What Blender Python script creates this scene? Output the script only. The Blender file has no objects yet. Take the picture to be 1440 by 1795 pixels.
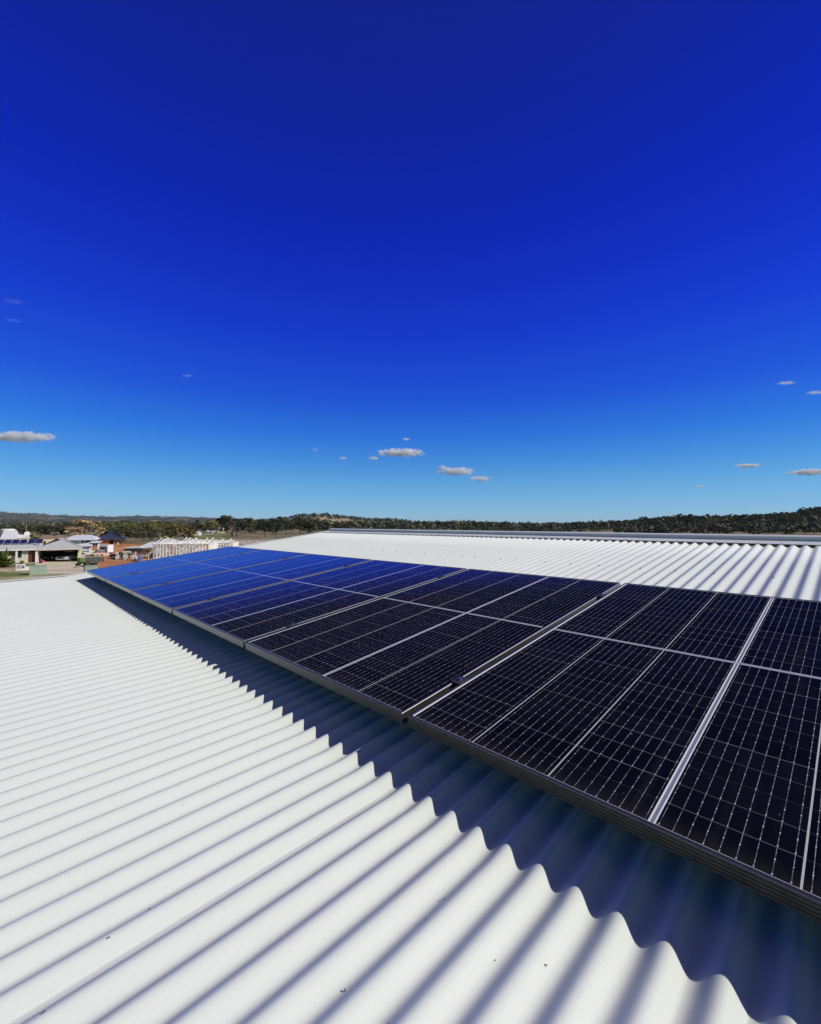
import bpy, math, random
import numpy as np
from mathutils import Matrix, Vector, Euler
sc = bpy.context.scene
R_ = math.radians

# ------------------------------------------------------------------ camera, world, sun, exposure
FWD = Vector((-0.71560014, 0.69794871, 0.02800067)); RGT = Vector((0.69826068, 0.71584085, 0.0019731))
UPV = RGT.cross(FWD)
FOC = 767.95
cd = bpy.data.cameras.new('camera'); cam = bpy.data.objects.new('camera', cd); sc.collection.objects.link(cam)
cam.matrix_world = Matrix((RGT, UPV, -FWD)).transposed().to_4x4()
cd.sensor_fit = 'HORIZONTAL'; cd.sensor_width = 36; cd.lens = 36 * FOC / 1440
cd.clip_start = 0.05; cd.clip_end = 60000
sc.camera = cam
SUN = Vector((1.08, .79, 1.0)).normalized()
EXPO = 0.1
sc.view_settings.view_transform = 'Standard'; sc.view_settings.look = 'None'
sc.view_settings.gamma = 1; sc.view_settings.exposure = EXPO
world = bpy.data.worlds.new('World'); sc.world = world; world.use_nodes = True
wt = world.node_tree
sky = wt.nodes.new('ShaderNodeTexSky'); sky.sky_type = 'NISHITA'; sky.sun_disc = False
sky.sun_elevation = math.asin(SUN.z); sky.sun_rotation = math.atan2(SUN.x, SUN.y)
sky.air_density = 1.0; sky.dust_density = .3; sky.ozone_density = 3
gm = wt.nodes.new('ShaderNodeGamma'); gm.inputs[1].default_value = .3
wt.links.new(sky.outputs[0], gm.inputs[0])
geo = wt.nodes.new('ShaderNodeNewGeometry'); sp = wt.nodes.new('ShaderNodeSeparateXYZ')
wt.links.new(geo.outputs['Incoming'], sp.inputs[0])
asn = wt.nodes.new('ShaderNodeMath'); asn.operation = 'ARCSINE'; wt.links.new(sp.outputs[2], asn.inputs[0])
rngm = wt.nodes.new('ShaderNodeMapRange'); wt.links.new(asn.outputs[0], rngm.inputs[0])
rngm.inputs[1].default_value = 0; rngm.inputs[2].default_value = -R_(90); rngm.inputs[3].default_value = 0; rngm.inputs[4].default_value = 1
rp = wt.nodes.new('ShaderNodeValToRGB'); wt.links.new(rngm.outputs[0], rp.inputs[0])
# elevation, wanted colour, what the plain sky gives there (both linear)
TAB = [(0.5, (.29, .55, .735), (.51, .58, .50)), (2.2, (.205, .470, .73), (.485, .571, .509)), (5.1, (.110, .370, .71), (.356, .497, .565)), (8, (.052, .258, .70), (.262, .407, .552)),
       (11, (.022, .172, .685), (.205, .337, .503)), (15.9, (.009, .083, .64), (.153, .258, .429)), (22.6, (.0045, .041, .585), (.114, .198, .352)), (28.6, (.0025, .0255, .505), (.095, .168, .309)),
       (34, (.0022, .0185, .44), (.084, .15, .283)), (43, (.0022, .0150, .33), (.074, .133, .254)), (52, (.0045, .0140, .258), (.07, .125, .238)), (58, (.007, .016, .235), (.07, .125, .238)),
       (66, (.05, .07, .17), (.07, .125, .238)), (90, (.08, .10, .17), (.07, .125, .238))]  # unseen zenith greyed to take blue out of the shade
el = rp.color_ramp.elements
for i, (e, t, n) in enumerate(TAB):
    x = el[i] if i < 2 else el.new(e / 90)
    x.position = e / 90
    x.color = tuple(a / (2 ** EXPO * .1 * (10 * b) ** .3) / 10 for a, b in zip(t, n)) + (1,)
vm = wt.nodes.new('ShaderNodeVectorMath'); vm.operation = 'SCALE'; vm.inputs[3].default_value = 10
wt.links.new(rp.outputs[0], vm.inputs[0])
vm2 = wt.nodes.new('ShaderNodeVectorMath'); vm2.operation = 'MULTIPLY'
wt.links.new(vm.outputs[0], vm2.inputs[0]); wt.links.new(gm.outputs[0], vm2.inputs[1])
# unseen sky behind the viewer, tinted duller and greyer to darken the shade
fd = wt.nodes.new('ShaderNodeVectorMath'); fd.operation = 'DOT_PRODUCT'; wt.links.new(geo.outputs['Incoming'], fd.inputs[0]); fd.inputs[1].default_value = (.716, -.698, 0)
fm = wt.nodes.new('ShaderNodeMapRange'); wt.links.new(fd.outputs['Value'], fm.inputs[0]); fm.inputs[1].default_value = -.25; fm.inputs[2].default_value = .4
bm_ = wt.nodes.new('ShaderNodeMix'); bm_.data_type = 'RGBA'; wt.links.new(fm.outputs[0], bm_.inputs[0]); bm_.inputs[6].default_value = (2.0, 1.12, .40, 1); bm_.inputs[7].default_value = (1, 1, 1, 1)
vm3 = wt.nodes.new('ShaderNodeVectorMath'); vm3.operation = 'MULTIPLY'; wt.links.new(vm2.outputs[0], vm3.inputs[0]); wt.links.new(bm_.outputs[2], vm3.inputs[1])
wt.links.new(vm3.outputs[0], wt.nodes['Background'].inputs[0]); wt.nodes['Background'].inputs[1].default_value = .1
sl = bpy.data.lights.new('sun', 'SUN'); sl.energy = 3.75; sl.angle = R_(.53); sl.color = (1, .95, .85)
so = bpy.data.objects.new('sun', sl); sc.collection.objects.link(so)
so.rotation_euler = SUN.to_track_quat('Z', 'Y').to_euler()

# ------------------------------------------------------------------ helpers
FH = Vector((FWD.x, FWD.y, 0)).normalized(); RH = Vector((FH.y, -FH.x, 0)); YAW = math.atan2(FH.y, FH.x) - math.pi / 2
GZ = -7.3
def hor(px): return 919.0 + (px - 720) / 720 * 1.4
def spot(px, dep, z=0.0):
    v = RH * ((px - 720) / FOC * dep) + FH * dep
    return Vector((v.x, v.y, z))
def zat(px, py, dep): return -(py - hor(px)) / FOC * dep
def dep_at(py): return -GZ * FOC / (py - 918.5)

class MB:
    def __init__(s): s.v = []; s.f = []; s.m = []; s.sm = []
    def add(s, vs, fs, mi=0, smooth=False):
        b = len(s.v); s.v += [tuple(p) for p in vs]
        for f in fs: s.f.append(tuple(b + i for i in f)); s.m.append(mi); s.sm.append(smooth)
        return s
    def box(s, x0, y0, z0, x1, y1, z1, mi=0):
        vs = [(x0, y0, z0), (x1, y0, z0), (x1, y1, z0), (x0, y1, z0), (x0, y0, z1), (x1, y0, z1), (x1, y1, z1), (x0, y1, z1)]
        return s.add(vs, [(0, 3, 2, 1), (4, 5, 6, 7), (0, 1, 5, 4), (1, 2, 6, 5), (2, 3, 7, 6), (3, 0, 4, 7)], mi)
    def tube(s, a, b, r0, r1=None, n=8, mi=0, cap=True):
        a = Vector(a); b = Vector(b); r1 = r0 if r1 is None else r1
        d = (b - a).normalized(); p = d.orthogonal().normalized(); q = d.cross(p)
        vs = []
        for c, r in ((a, r0), (b, r1)):
            for i in range(n):
                t = 2 * math.pi * i / n; vs.append(c + (p * math.cos(t) + q * math.sin(t)) * r)
        fs = [(i, (i + 1) % n, n + (i + 1) % n, n + i) for i in range(n)]
        s.add(vs, fs, mi, True)
        if cap: s.add(vs[:n], [tuple(range(n))[::-1]], mi); s.add(vs[n:], [tuple(range(n))], mi)
        return s
    def bar(s, a, b, w, mi=0):           # square bar between two points
        a = Vector(a); b = Vector(b); d = (b - a).normalized(); p = d.orthogonal().normalized(); q = d.cross(p); h = w / 2
        vs = [c + p * i * h + q * j * h for c in (a, b) for i, j in ((-1, -1), (1, -1), (1, 1), (-1, 1))]
        return s.add(vs, [(0, 3, 2, 1), (4, 5, 6, 7), (0, 1, 5, 4), (1, 2, 6, 5), (2, 3, 7, 6), (3, 0, 4, 7)], mi)
    def prism(s, poly, y0, y1, mi=0):    # polygon in x,z pushed through y
        n = len(poly)
        vs = [(x, y0, z) for x, z in poly] + [(x, y1, z) for x, z in poly]
        return s.add(vs, [tuple(range(n)), tuple(range(n, 2 * n))[::-1]] + [(i, i + n, (i + 1) % n + n, (i + 1) % n) for i in range(n)], mi)
    def mesh(s, name, mats):
        me = bpy.data.meshes.new(name); me.from_pydata(s.v, [], s.f)
        for m in mats if isinstance(mats, (list, tuple)) else [mats]: me.materials.append(m)
        me.polygons.foreach_set('material_index', s.m); me.polygons.foreach_set('use_smooth', s.sm); me.update()
        return me
    def build(s, name, mats, parent=None, loc=None, rot=None):
        return obj(name, s.mesh(name, mats), parent, loc, rot)
def obj(name, me, parent=None, loc=None, rot=None):
    o = bpy.data.objects.new(name, me); sc.collection.objects.link(o)
    if parent: o.parent = parent
    if loc is not None: o.location = loc
    if rot is not None: o.rotation_euler = rot
    return o
def tag(o, label=None, cat=None, group=None, kind=None):
    if label: o['label'] = label
    if cat: o['category'] = cat
    if group: o['group'] = group
    if kind: o['kind'] = kind
    return o
def thing(name, label, cat, loc=(0, 0, 0), rot=(0, 0, 0), group=None):
    o = bpy.data.objects.new(name, None); sc.collection.objects.link(o); o.empty_display_size = .3
    o.location = loc; o.rotation_euler = rot
    return tag(o, label, cat, group)
def copy_tree(o, parent=None):
    c = o.copy(); sc.collection.objects.link(c); c.parent = parent
    for ch in list(o.children): copy_tree(ch, c)
    return c
def npmesh(name, V, Fq, mats, mi=None, smooth=False, col=None):
    me = bpy.data.meshes.new(name); n = Fq.shape[1]
    me.vertices.add(len(V)); me.vertices.foreach_set('co', V.astype(np.float32).ravel())
    me.loops.add(Fq.size); me.loops.foreach_set('vertex_index', Fq.astype(np.int32).ravel())
    me.polygons.add(len(Fq)); me.polygons.foreach_set('loop_start', (np.arange(len(Fq)) * n).astype(np.int32))
    me.polygons.foreach_set('loop_total', np.full(len(Fq), n, np.int32))
    for m in mats: me.materials.append(m)
    if mi is not None: me.polygons.foreach_set('material_index', mi.astype(np.int32))
    me.polygons.foreach_set('use_smooth', np.full(len(Fq), smooth))
    if col is not None:
        a = me.attributes.new('tint', 'FLOAT', 'FACE'); a.data.foreach_set('value', col.astype(np.float32))
    me.update(calc_edges=True); me.validate()
    return me

# ------------------------------------------------------------------ materials
class NT:
    def __init__(s, name):
        s.m = bpy.data.materials.new(name); s.m.use_nodes = True; s.t = s.m.node_tree; s.b = s.t.nodes['Principled BSDF']
    def n(s, t, **k):
        x = s.t.nodes.new(t)
        for a, v in k.items(): setattr(x, a, v)
        return x
    def lk(s, a, b): s.t.links.new(a, b)
    def put(s, sock, v):
        if isinstance(v, (int, float, tuple)): sock.default_value = v
        else: s.lk(v, sock)
    def math(s, op, a, b=0.0, c=0.0):
        x = s.n('ShaderNodeMath', operation=op); s.put(x.inputs[0], a); s.put(x.inputs[1], b); s.put(x.inputs[2], c); return x.outputs[0]
    def mix(s, f, a, b):
        x = s.n('ShaderNodeMix', data_type='RGBA'); s.put(x.inputs[0], f); s.put(x.inputs[6], a); s.put(x.inputs[7], b); return x.outputs[2]
    def noise(s, scale, detail=3, vec=None, out=0, rough=.55):
        x = s.n('ShaderNodeTexNoise'); x.inputs['Scale'].default_value = scale; x.inputs['Detail'].default_value = detail; x.inputs['Roughness'].default_value = rough
        if vec is not None: s.lk(vec, x.inputs['Vector'])
        return x.outputs[out]
    def co(s, o='Object'): return s.n('ShaderNodeTexCoord').outputs[o]
    def ramp(s, f, stops):
        x = s.n('ShaderNodeValToRGB'); s.lk(f, x.inputs[0]); e = x.color_ramp.elements
        for i, (p, c) in enumerate(stops):
            y = e[i] if i < 2 else e.new(p)
            y.position = p; y.color = c + (1,) if len(c) == 3 else c
        return x.outputs[0]
    def bump(s, h, strength=.3, dist=.01):
        x = s.n('ShaderNodeBump'); s.lk(h, x.inputs['Height']); x.inputs['Strength'].default_value = strength; x.inputs['Distance'].default_value = dist
        s.lk(x.outputs[0], s.b.inputs['Normal'])
def c4(c): return c if len(c) == 4 else tuple(c) + (1,)
def plain(name, col, rough=.7, metal=0., var=.12, scale=3., spec=.4, bump=0.):
    t = NT(name); v = t.co()
    a = tuple(x * (1 - var) for x in col[:3]) + (1,); b = tuple(min(1, x * (1 + var)) for x in col[:3]) + (1,)
    f = t.noise(scale, 4, v); t.lk(t.ramp(f, [(.3, a), (.7, b)]), t.b.inputs['Base Color'])
    t.b.inputs['Roughness'].default_value = rough; t.b.inputs['Metallic'].default_value = metal
    t.b.inputs['Specular IOR Level'].default_value = spec
    if bump: t.bump(t.noise(scale * 6, 3, v), bump, .02)
    return t.m
def banded(name, c1, c2, period, duty=.1, axis=0, rough=.7, bumpd=.0):   # bricks / sheet ribs / boards
    t = NT(name); v = t.co(); s = t.n('ShaderNodeSeparateXYZ'); t.lk(v, s.inputs[0])
    fr = t.math('FRACT', t.math('DIVIDE', s.outputs[axis], period)); k = t.math('LESS_THAN', fr, duty)
    nz = t.noise(2.5, 3, v)
    base = t.ramp(nz, [(.3, c4(tuple(x * .88 for x in c1))), (.7, c4(tuple(x * 1.1 for x in c1)))])
    t.lk(t.mix(k, base, c4(c2)), t.b.inputs['Base Color']); t.b.inputs['Roughness'].default_value = rough
    if bumpd: t.bump(fr, .5, bumpd)
    return t.m
M = {}
def roofmat():
    t = NT('white_roof_paint'); v = t.co()
    n1 = t.noise(.9, 4, v); n2 = t.noise(140, 2, v); n3 = t.noise(9, 5, v, rough=.7)
    c = t.ramp(n1, [(.3, (.635, .672, .638)), (.72, (.68, .712, .678))])
    c = t.mix(t.math('MULTIPLY', t.math('GREATER_THAN', n2, .75), .35), c, (.42, .41, .38, 1))
    c = t.mix(t.math('MULTIPLY', t.math('SUBTRACT', n3, .35), .12), c, (.52, .51, .47, 1))
    t.lk(c, t.b.inputs['Base Color'])
    t.b.inputs['Roughness'].default_value = .5; t.b.inputs['Specular IOR Level'].default_value = .15
    mp = t.n('ShaderNodeMapping'); t.lk(v, mp.inputs[0]); mp.inputs['Scale'].default_value = (6, .8, 6)
    t.bump(t.noise(1.0, 3, mp.outputs[0]), .25, .004)
    return t.m
M['roof'] = roofmat()
M['flash'] = plain('flashing_paint', (.69, .71, .665), .45, var=.03)
def alum(name, base, rough, metal=1.):
    t = NT(name); v = t.co(); n = t.noise(40, 3, v)
    t.lk(t.ramp(n, [(.3, c4(tuple(x * .9 for x in base))), (.7, c4(base))]), t.b.inputs['Base Color'])
    t.b.inputs['Roughness'].default_value = rough; t.b.inputs['Metallic'].default_value = metal
    return t.m
M['alu'] = alum('anodised_aluminium', (.86, .86, .85), .33, .85)
def framemat():
    t = NT('dark_anodised_frame'); lw = t.n('ShaderNodeLayerWeight'); lw.inputs['Blend'].default_value = .5
    mr = t.n('ShaderNodeMapRange', interpolation_type='SMOOTHSTEP'); t.lk(lw.outputs['Facing'], mr.inputs[0]); mr.inputs[1].default_value = .42; mr.inputs[2].default_value = .86
    n = t.noise(60, 4, t.co()); c = t.ramp(n, [(.3, (.055, .053, .048)), (.7, (.075, .073, .068))])
    ng = t.n('ShaderNodeSeparateXYZ'); t.lk(t.n('ShaderNodeNewGeometry').outputs['Normal'], ng.inputs[0])
    side = t.math('LESS_THAN', ng.outputs[2], .5)
    t.lk(t.mix(t.math('MULTIPLY', mr.outputs[0], side), c, (.60, .60, .56, 1)), t.b.inputs['Base Color']); t.b.inputs['Metallic'].default_value = .6; t.b.inputs['Roughness'].default_value = .32  # side faces painted paler at grazing view, imitating reflected roof and sky
    return t.m
M['fdark'] = framemat()
M['fedge'] = alum('cut_edge_highlight', (.30, .30, .29), .5, .3)  # pale cut-metal chamfer, its colour also carrying the sun-caught edge highlight
M['rail'] = alum('rail_aluminium', (.6, .6, .6), .4)
M['clamp'] = alum('black_clamp', (.05, .05, .05), .55, .3)
M['bolt'] = alum('bolt_steel', (.55, .55, .56), .3)
PW, PL, PT, PP = 1.1003, 1.7439, .0337, 1.1233
U0, UC = .0182, .2133          # first cell column, column pitch
V0, VC = .0125, .0710          # first cell row, row pitch
def cellmat():
    t = NT('solar_cell_glass'); v = t.co(); s = t.n('ShaderNodeSeparateXYZ'); t.lk(v, s.inputs[0]); u, w = s.outputs[0], s.outputs[1]
    def near(x, p0, period, hw):      # 1 on lines p0 + k * period
        q = t.math('DIVIDE', t.math('SUBTRACT', x, p0), period); d = t.math('ABSOLUTE', t.math('SUBTRACT', q, t.math('ROUND', q)))
        return t.math('LESS_THAN', t.math('MULTIPLY', d, period), hw)
    def at(x, p, hw): return t.math('LESS_THAN', t.math('ABSOLUTE', t.math('SUBTRACT', x, p)), hw)
    upper = t.math('GREATER_THAN', w, PL / 2)
    w2 = t.math('SUBTRACT', w, t.math('ADD', V0, t.math('MULTIPLY', upper, PL - 2 * V0 - 12 * VC)))
    inside = t.math('MULTIPLY', t.math('GREATER_THAN', w2, .001), t.math('LESS_THAN', w2, 12 * VC - .001))
    inu = t.math('MULTIPLY', t.math('GREATER_THAN', u, U0 + .001), t.math('LESS_THAN', u, U0 + 5 * UC - .001))
    inside = t.math('MULTIPLY', inside, inu)
    # cell tone
    cell = t.n('ShaderNodeCombineXYZ'); t.lk(t.math('FLOOR', t.math('DIVIDE', t.math('SUBTRACT', u, U0), UC)), cell.inputs[0]); t.lk(t.math('FLOOR', t.math('DIVIDE', w2, VC)), cell.inputs[1])
    oi = t.n('ShaderNodeObjectInfo'); t.lk(t.math('MULTIPLY', oi.outputs['Random'], 50.), cell.inputs[2])
    wn = t.n('ShaderNodeTexWhiteNoise', noise_dimensions='3D'); t.lk(cell.outputs[0], wn.inputs['Vector'])
    base = t.mix(wn.outputs['Value'], (.0028, .0030, .0050, 1), (.0056, .0058, .0085, 1))
    # fine fingers along u as a slight blue sheen painted into the cell colour
    base = t.mix(t.math('MULTIPLY', t.noise(900, 0, v), .10), base, (.015, .02, .05, 1))
    col = t.mix(inside, (.006, .006, .009, 1), base)
    # cell-row gaps: every line faint, some stronger
    rowi = t.math('ROUND', t.math('DIVIDE', w2, VC))
    rn = t.n('ShaderNodeCombineXYZ'); t.lk(rowi, rn.inputs[0]); t.lk(t.math('FLOOR', t.math('DIVIDE', t.math('SUBTRACT', u, U0), UC)), rn.inputs[1]); t.lk(oi.outputs['Random'], rn.inputs[2])
    rw = t.n('ShaderNodeTexWhiteNoise', noise_dimensions='3D'); t.lk(rn.outputs[0], rw.inputs['Vector'])
    rs = t.math('ADD', .10, t.math('MULTIPLY', t.math('POWER', rw.outputs['Value'], 2.2), .7))
    row = t.math('MULTIPLY', t.math('MULTIPLY', near(w2, 0., VC, .0009), inside), rs)
    col = t.mix(row, col, (.22, .22, .26, 1))
    # busbars: nine per cell with solder beads
    bus = t.math('MULTIPLY', near(t.math('SUBTRACT', u, U0), UC / 18, UC / 9, .00055), inside)
    mp = t.n('ShaderNodeMapping'); t.lk(v, mp.inputs[0]); mp.inputs['Scale'].default_value = (46.7, 60, 1)
    dn = t.noise(1.4, 2, mp.outputs[0], rough=.8)
    bs = t.math('MULTIPLY', bus, t.ramp(dn, [(.42, (.22, .22, .22)), (.62, (1, 1, 1))]))
    col = t.mix(bs, col, (.36, .36, .38, 1))
    bead = t.math('MULTIPLY', near(t.math('SUBTRACT', u, U0), UC / 18, UC / 9, .0010), t.math('MULTIPLY', near(w2, .0045, VC / 2, .0012), inside))
    bead = t.math('MULTIPLY', bead, t.math('GREATER_THAN', t.noise(31, 1, v), .48))
    col = t.mix(bead, col, (.7, .7, .72, 1))
    # white gaps between cell columns, broad split after the third
    for k in (1, 2, 4): col = t.mix(t.math('MULTIPLY', at(u, U0 + k * UC, .0016), .85), col, (.62, .62, .60, 1))
    sm = U0 + 3 * UC
    col = t.mix(at(u, sm, .0066), col, (.78, .78, .77, 1)); col = t.mix(at(u, sm + .0004, .0032), col, (.20, .22, .30, 1))
    # split across the middle
    mid = t.math('MULTIPLY', at(w, PL / 2, .0075), inu)
    col = t.mix(mid, col, (.42, .42, .47, 1)); col = t.mix(t.math('MULTIPLY', at(w, PL / 2, .0026), inu), col, (.30, .31, .42, 1))
    # dust and drip marks on the glass
    du = t.noise(7, 5, v, rough=.7)
    col = t.mix(t.math('MULTIPLY', t.math('GREATER_THAN', t.noise(95, 2, v), .76), .5), col, (.3, .3, .3, 1))
    dz = t.math('MULTIPLY', t.math('POWER', t.math('SUBTRACT', 1., t.math('MINIMUM', t.math('MULTIPLY', w, 14.), 1.)), 2.), t.math('ADD', .0, t.math('MULTIPLY', t.noise(55, 5, v, rough=.75), .10)))
    col = t.mix(dz, col, (.34, .31, .27, 1))
    st_ = t.n('ShaderNodeMapping'); t.lk(v, st_.inputs[0]); st_.inputs['Scale'].default_value = (30, 1.6, 1)
    col = t.mix(t.math('MULTIPLY', t.math('MAXIMUM', t.math('SUBTRACT', t.noise(1, 4, st_.outputs[0]), .55), 0.), .10), col, (.4, .38, .34, 1))
    # white margin of the backsheet beside the left lip and along the front and back lips
    def lt(x, p): return t.math('LESS_THAN', x, p)
    mg = t.math('MAXIMUM', lt(u, .0176), t.math('MAXIMUM', lt(w, .0122), t.math('GREATER_THAN', w, PL - .0135)))
    col = t.mix(mg, col, (.80, .80, .78, 1))
    t.lk(col, t.b.inputs['Base Color'])
    t.b.inputs['Roughness'].default_value = .5; t.b.inputs['Specular IOR Level'].default_value = 0
    gl = t.n('ShaderNodeBsdfGlossy'); gl.inputs['Color'].default_value = (.66, .56, 1, 1)      # blue anti-reflective coating
    t.lk(t.math('ADD', .05, t.math('MULTIPLY', du, .06)), gl.inputs['Roughness'])
    bp = t.n('ShaderNodeBump'); t.lk(t.noise(220, 2, v), bp.inputs['Height']); bp.inputs['Strength'].default_value = .05; bp.inputs['Distance'].default_value = .0004
    t.lk(bp.outputs[0], gl.inputs['Normal'])
    lw = t.n('ShaderNodeLayerWeight'); lw.inputs['Blend'].default_value = .5
    mr = t.n('ShaderNodeMapRange', interpolation_type='SMOOTHSTEP'); t.lk(lw.outputs['Facing'], mr.inputs[0]); mr.inputs[1].default_value = .735; mr.inputs[2].default_value = .90; mr.inputs[3].default_value = .006; mr.inputs[4].default_value = .62
    mx = t.n('ShaderNodeMixShader'); t.lk(t.math('ADD', mr.outputs[0], t.math('MULTIPLY', t.math('POWER', lw.outputs['Facing'], 4.), .055)), mx.inputs[0]); t.lk(t.b.outputs[0], mx.inputs[1]); t.lk(gl.outputs[0], mx.inputs[2])
    t.lk(mx.outputs[0], t.t.nodes['Material Output'].inputs['Surface'])
    return t.m
M['cell'] = cellmat()

# ------------------------------------------------------------------ terrain
PXT = [-500, 0, 35, 60, 90, 150, 200, 240, 300, 350, 385, 420, 470, 500, 530, 565, 600, 640, 700, 740, 830, 900, 960, 1060, 1100, 1160, 1200, 1300, 1350, 1400, 1440, 1500, 1700]
def tab(d):
    k = sorted(d); return np.interp(PXT, k, [d[i] for i in k])
TB = {300: tab({-500: 938, 400: 937.5, 1000: 936, 1100: 934, 1200: 931, 1440: 929}),
      600: tab({-500: 933, 400: 931.5, 560: 929, 740: 929, 1000: 929.5, 1060: 928, 1120: 924, 1200: 917, 1250: 918.5, 1300: 917, 1350: 914, 1400: 908, 1440: 904, 1500: 901, 1700: 896}),
      1400: tab({-500: 924, 0: 924, 350: 922, 420: 918, 470: 914, 500: 912, 530: 908, 565: 906, 600: 908, 640: 912, 700: 916, 740: 918.5, 830: 919.5, 900: 921, 960: 921.5, 1060: 923, 1160: 915, 1300: 912, 1440: 905, 1700: 897}),
      2600: tab({-500: 916, 0: 915, 60: 914, 90: 917, 240: 918, 350: 918, 420: 917, 565: 914, 740: 919, 1060: 922.5, 1440: 915, 1700: 905}),
      5000: tab({-500: 905, 0: 900.5, 20: 902, 35: 904, 55: 902, 70: 902.5, 90: 906, 110: 905, 150: 907.5, 175: 906.5, 200: 908.5, 240: 907, 300: 908, 350: 909.5, 385: 910.5, 440: 912.5, 470: 915, 740: 918, 1060: 922, 1700: 920}),
      9500: tab({-500: 921, 1700: 921})}
RK = sorted(TB); LR = np.log(np.array([25., 150.] + RK))
def terr(px, r):
    px = np.asarray(px, float); r = np.asarray(r, float)
    px, r = np.broadcast_arrays(px, r)
    cols = [np.full(px.shape, GZ), np.full(px.shape, GZ)]
    for k in RK: cols.append(-(np.interp(px, PXT, TB[k]) - 919.3) / FOC * k)
    H = np.stack(cols); lr = np.log(np.clip(r, 25, 9500)); i = np.clip(np.searchsorted(LR, lr) - 1, 0, len(LR) - 2)
    t = (lr - LR[i]) / (LR[i + 1] - LR[i]); t = t * t * (3 - 2 * t)
    a = np.take_along_axis(H, i[None], 0)[0]; b = np.take_along_axis(H, (i + 1)[None], 0)[0]
    z = a * (1 - t) + b * t
    w = np.clip((r - 170) / 400, 0, 1) * r * .0014
    return z + w * (np.sin(px * .047 + r * .006) + .6 * np.sin(px * .11 - r * .011 + 1.3) + .4 * np.sin(px * .23 + 2 + r * .004))
def ground_z(px, dep): return float(terr(px, dep))
def px_of(az): return 720 + FOC * np.tan(np.clip(az, -R_(52), R_(52)))
def build_ground():
    az = np.concatenate([np.linspace(-180, -56, 40)[:-1], np.linspace(-56, 56, 460), np.linspace(56, 180, 40)[1:]]) * math.pi / 180
    rr = np.concatenate([[0.5], np.geomspace(12, 150, 10), np.geomspace(165, 9500, 130)])
    A, Rr = np.meshgrid(az, rr); dep = Rr * np.cos(np.clip(A, -R_(56), R_(56)))
    Z = terr(px_of(A), dep); Z[Rr < 140] = GZ
    X = Rr * (np.sin(A) * RH.x + np.cos(A) * FH.x); Y = Rr * (np.sin(A) * RH.y + np.cos(A) * FH.y)
    na, nr = len(az), len(rr); V = np.stack([X, Y, Z], -1).reshape(-1, 3)
    i = np.arange(nr - 1)[:, None] * na + np.arange(na - 1)[None]; i = i.ravel()
    Fq = np.stack([i, i + 1, i + na + 1, i + na], 1)
    t = NT('dry_paddock_and_bush'); v = t.n('ShaderNodeNewGeometry').outputs['Position']
    n1 = t.noise(.006, 5, v); n2 = t.noise(.05, 5, v, rough=.7); n3 = t.noise(.6, 4, v, rough=.7)
    grass = t.ramp(n2, [(.32, (.15, .14, .06)), (.5, (.28, .235, .125)), (.68, (.40, .33, .20))])
    grass = t.mix(t.math('MULTIPLY', n3, .5), grass, (.12, .11, .06, 1))
    bush = t.ramp(n2, [(.35, (.018, .026, .014)), (.6, (.05, .06, .03)), (.8, (.12, .11, .065))])
    ln = t.n('ShaderNodeVectorMath', operation='LENGTH'); t.lk(v, ln.inputs[0])
    far = t.n('ShaderNodeMapRange'); t.lk(ln.outputs['Value'], far.inputs[0]); far.inputs[1].default_value = 350; far.inputs[2].default_value = 1500; far.inputs[3].default_value = .25; far.inputs[4].default_value = -.02
    mk = t.math('GREATER_THAN', t.math('ADD', t.math('MULTIPLY', n1, 1.), t.math('MULTIPLY', n2, .35)), t.math('ADD', .64, far.outputs[0]))
    t.lk(t.mix(mk, grass, bush), t.b.inputs['Base Color']); t.b.inputs['Roughness'].default_value = .95; t.b.inputs['Specular IOR Level'].default_value = .1
    t.bump(n2, .6, 3.)
    me = npmesh('ground', V, Fq, [t.m], smooth=True)
    tag(obj('ground', me), kind='structure')
build_ground()

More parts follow.
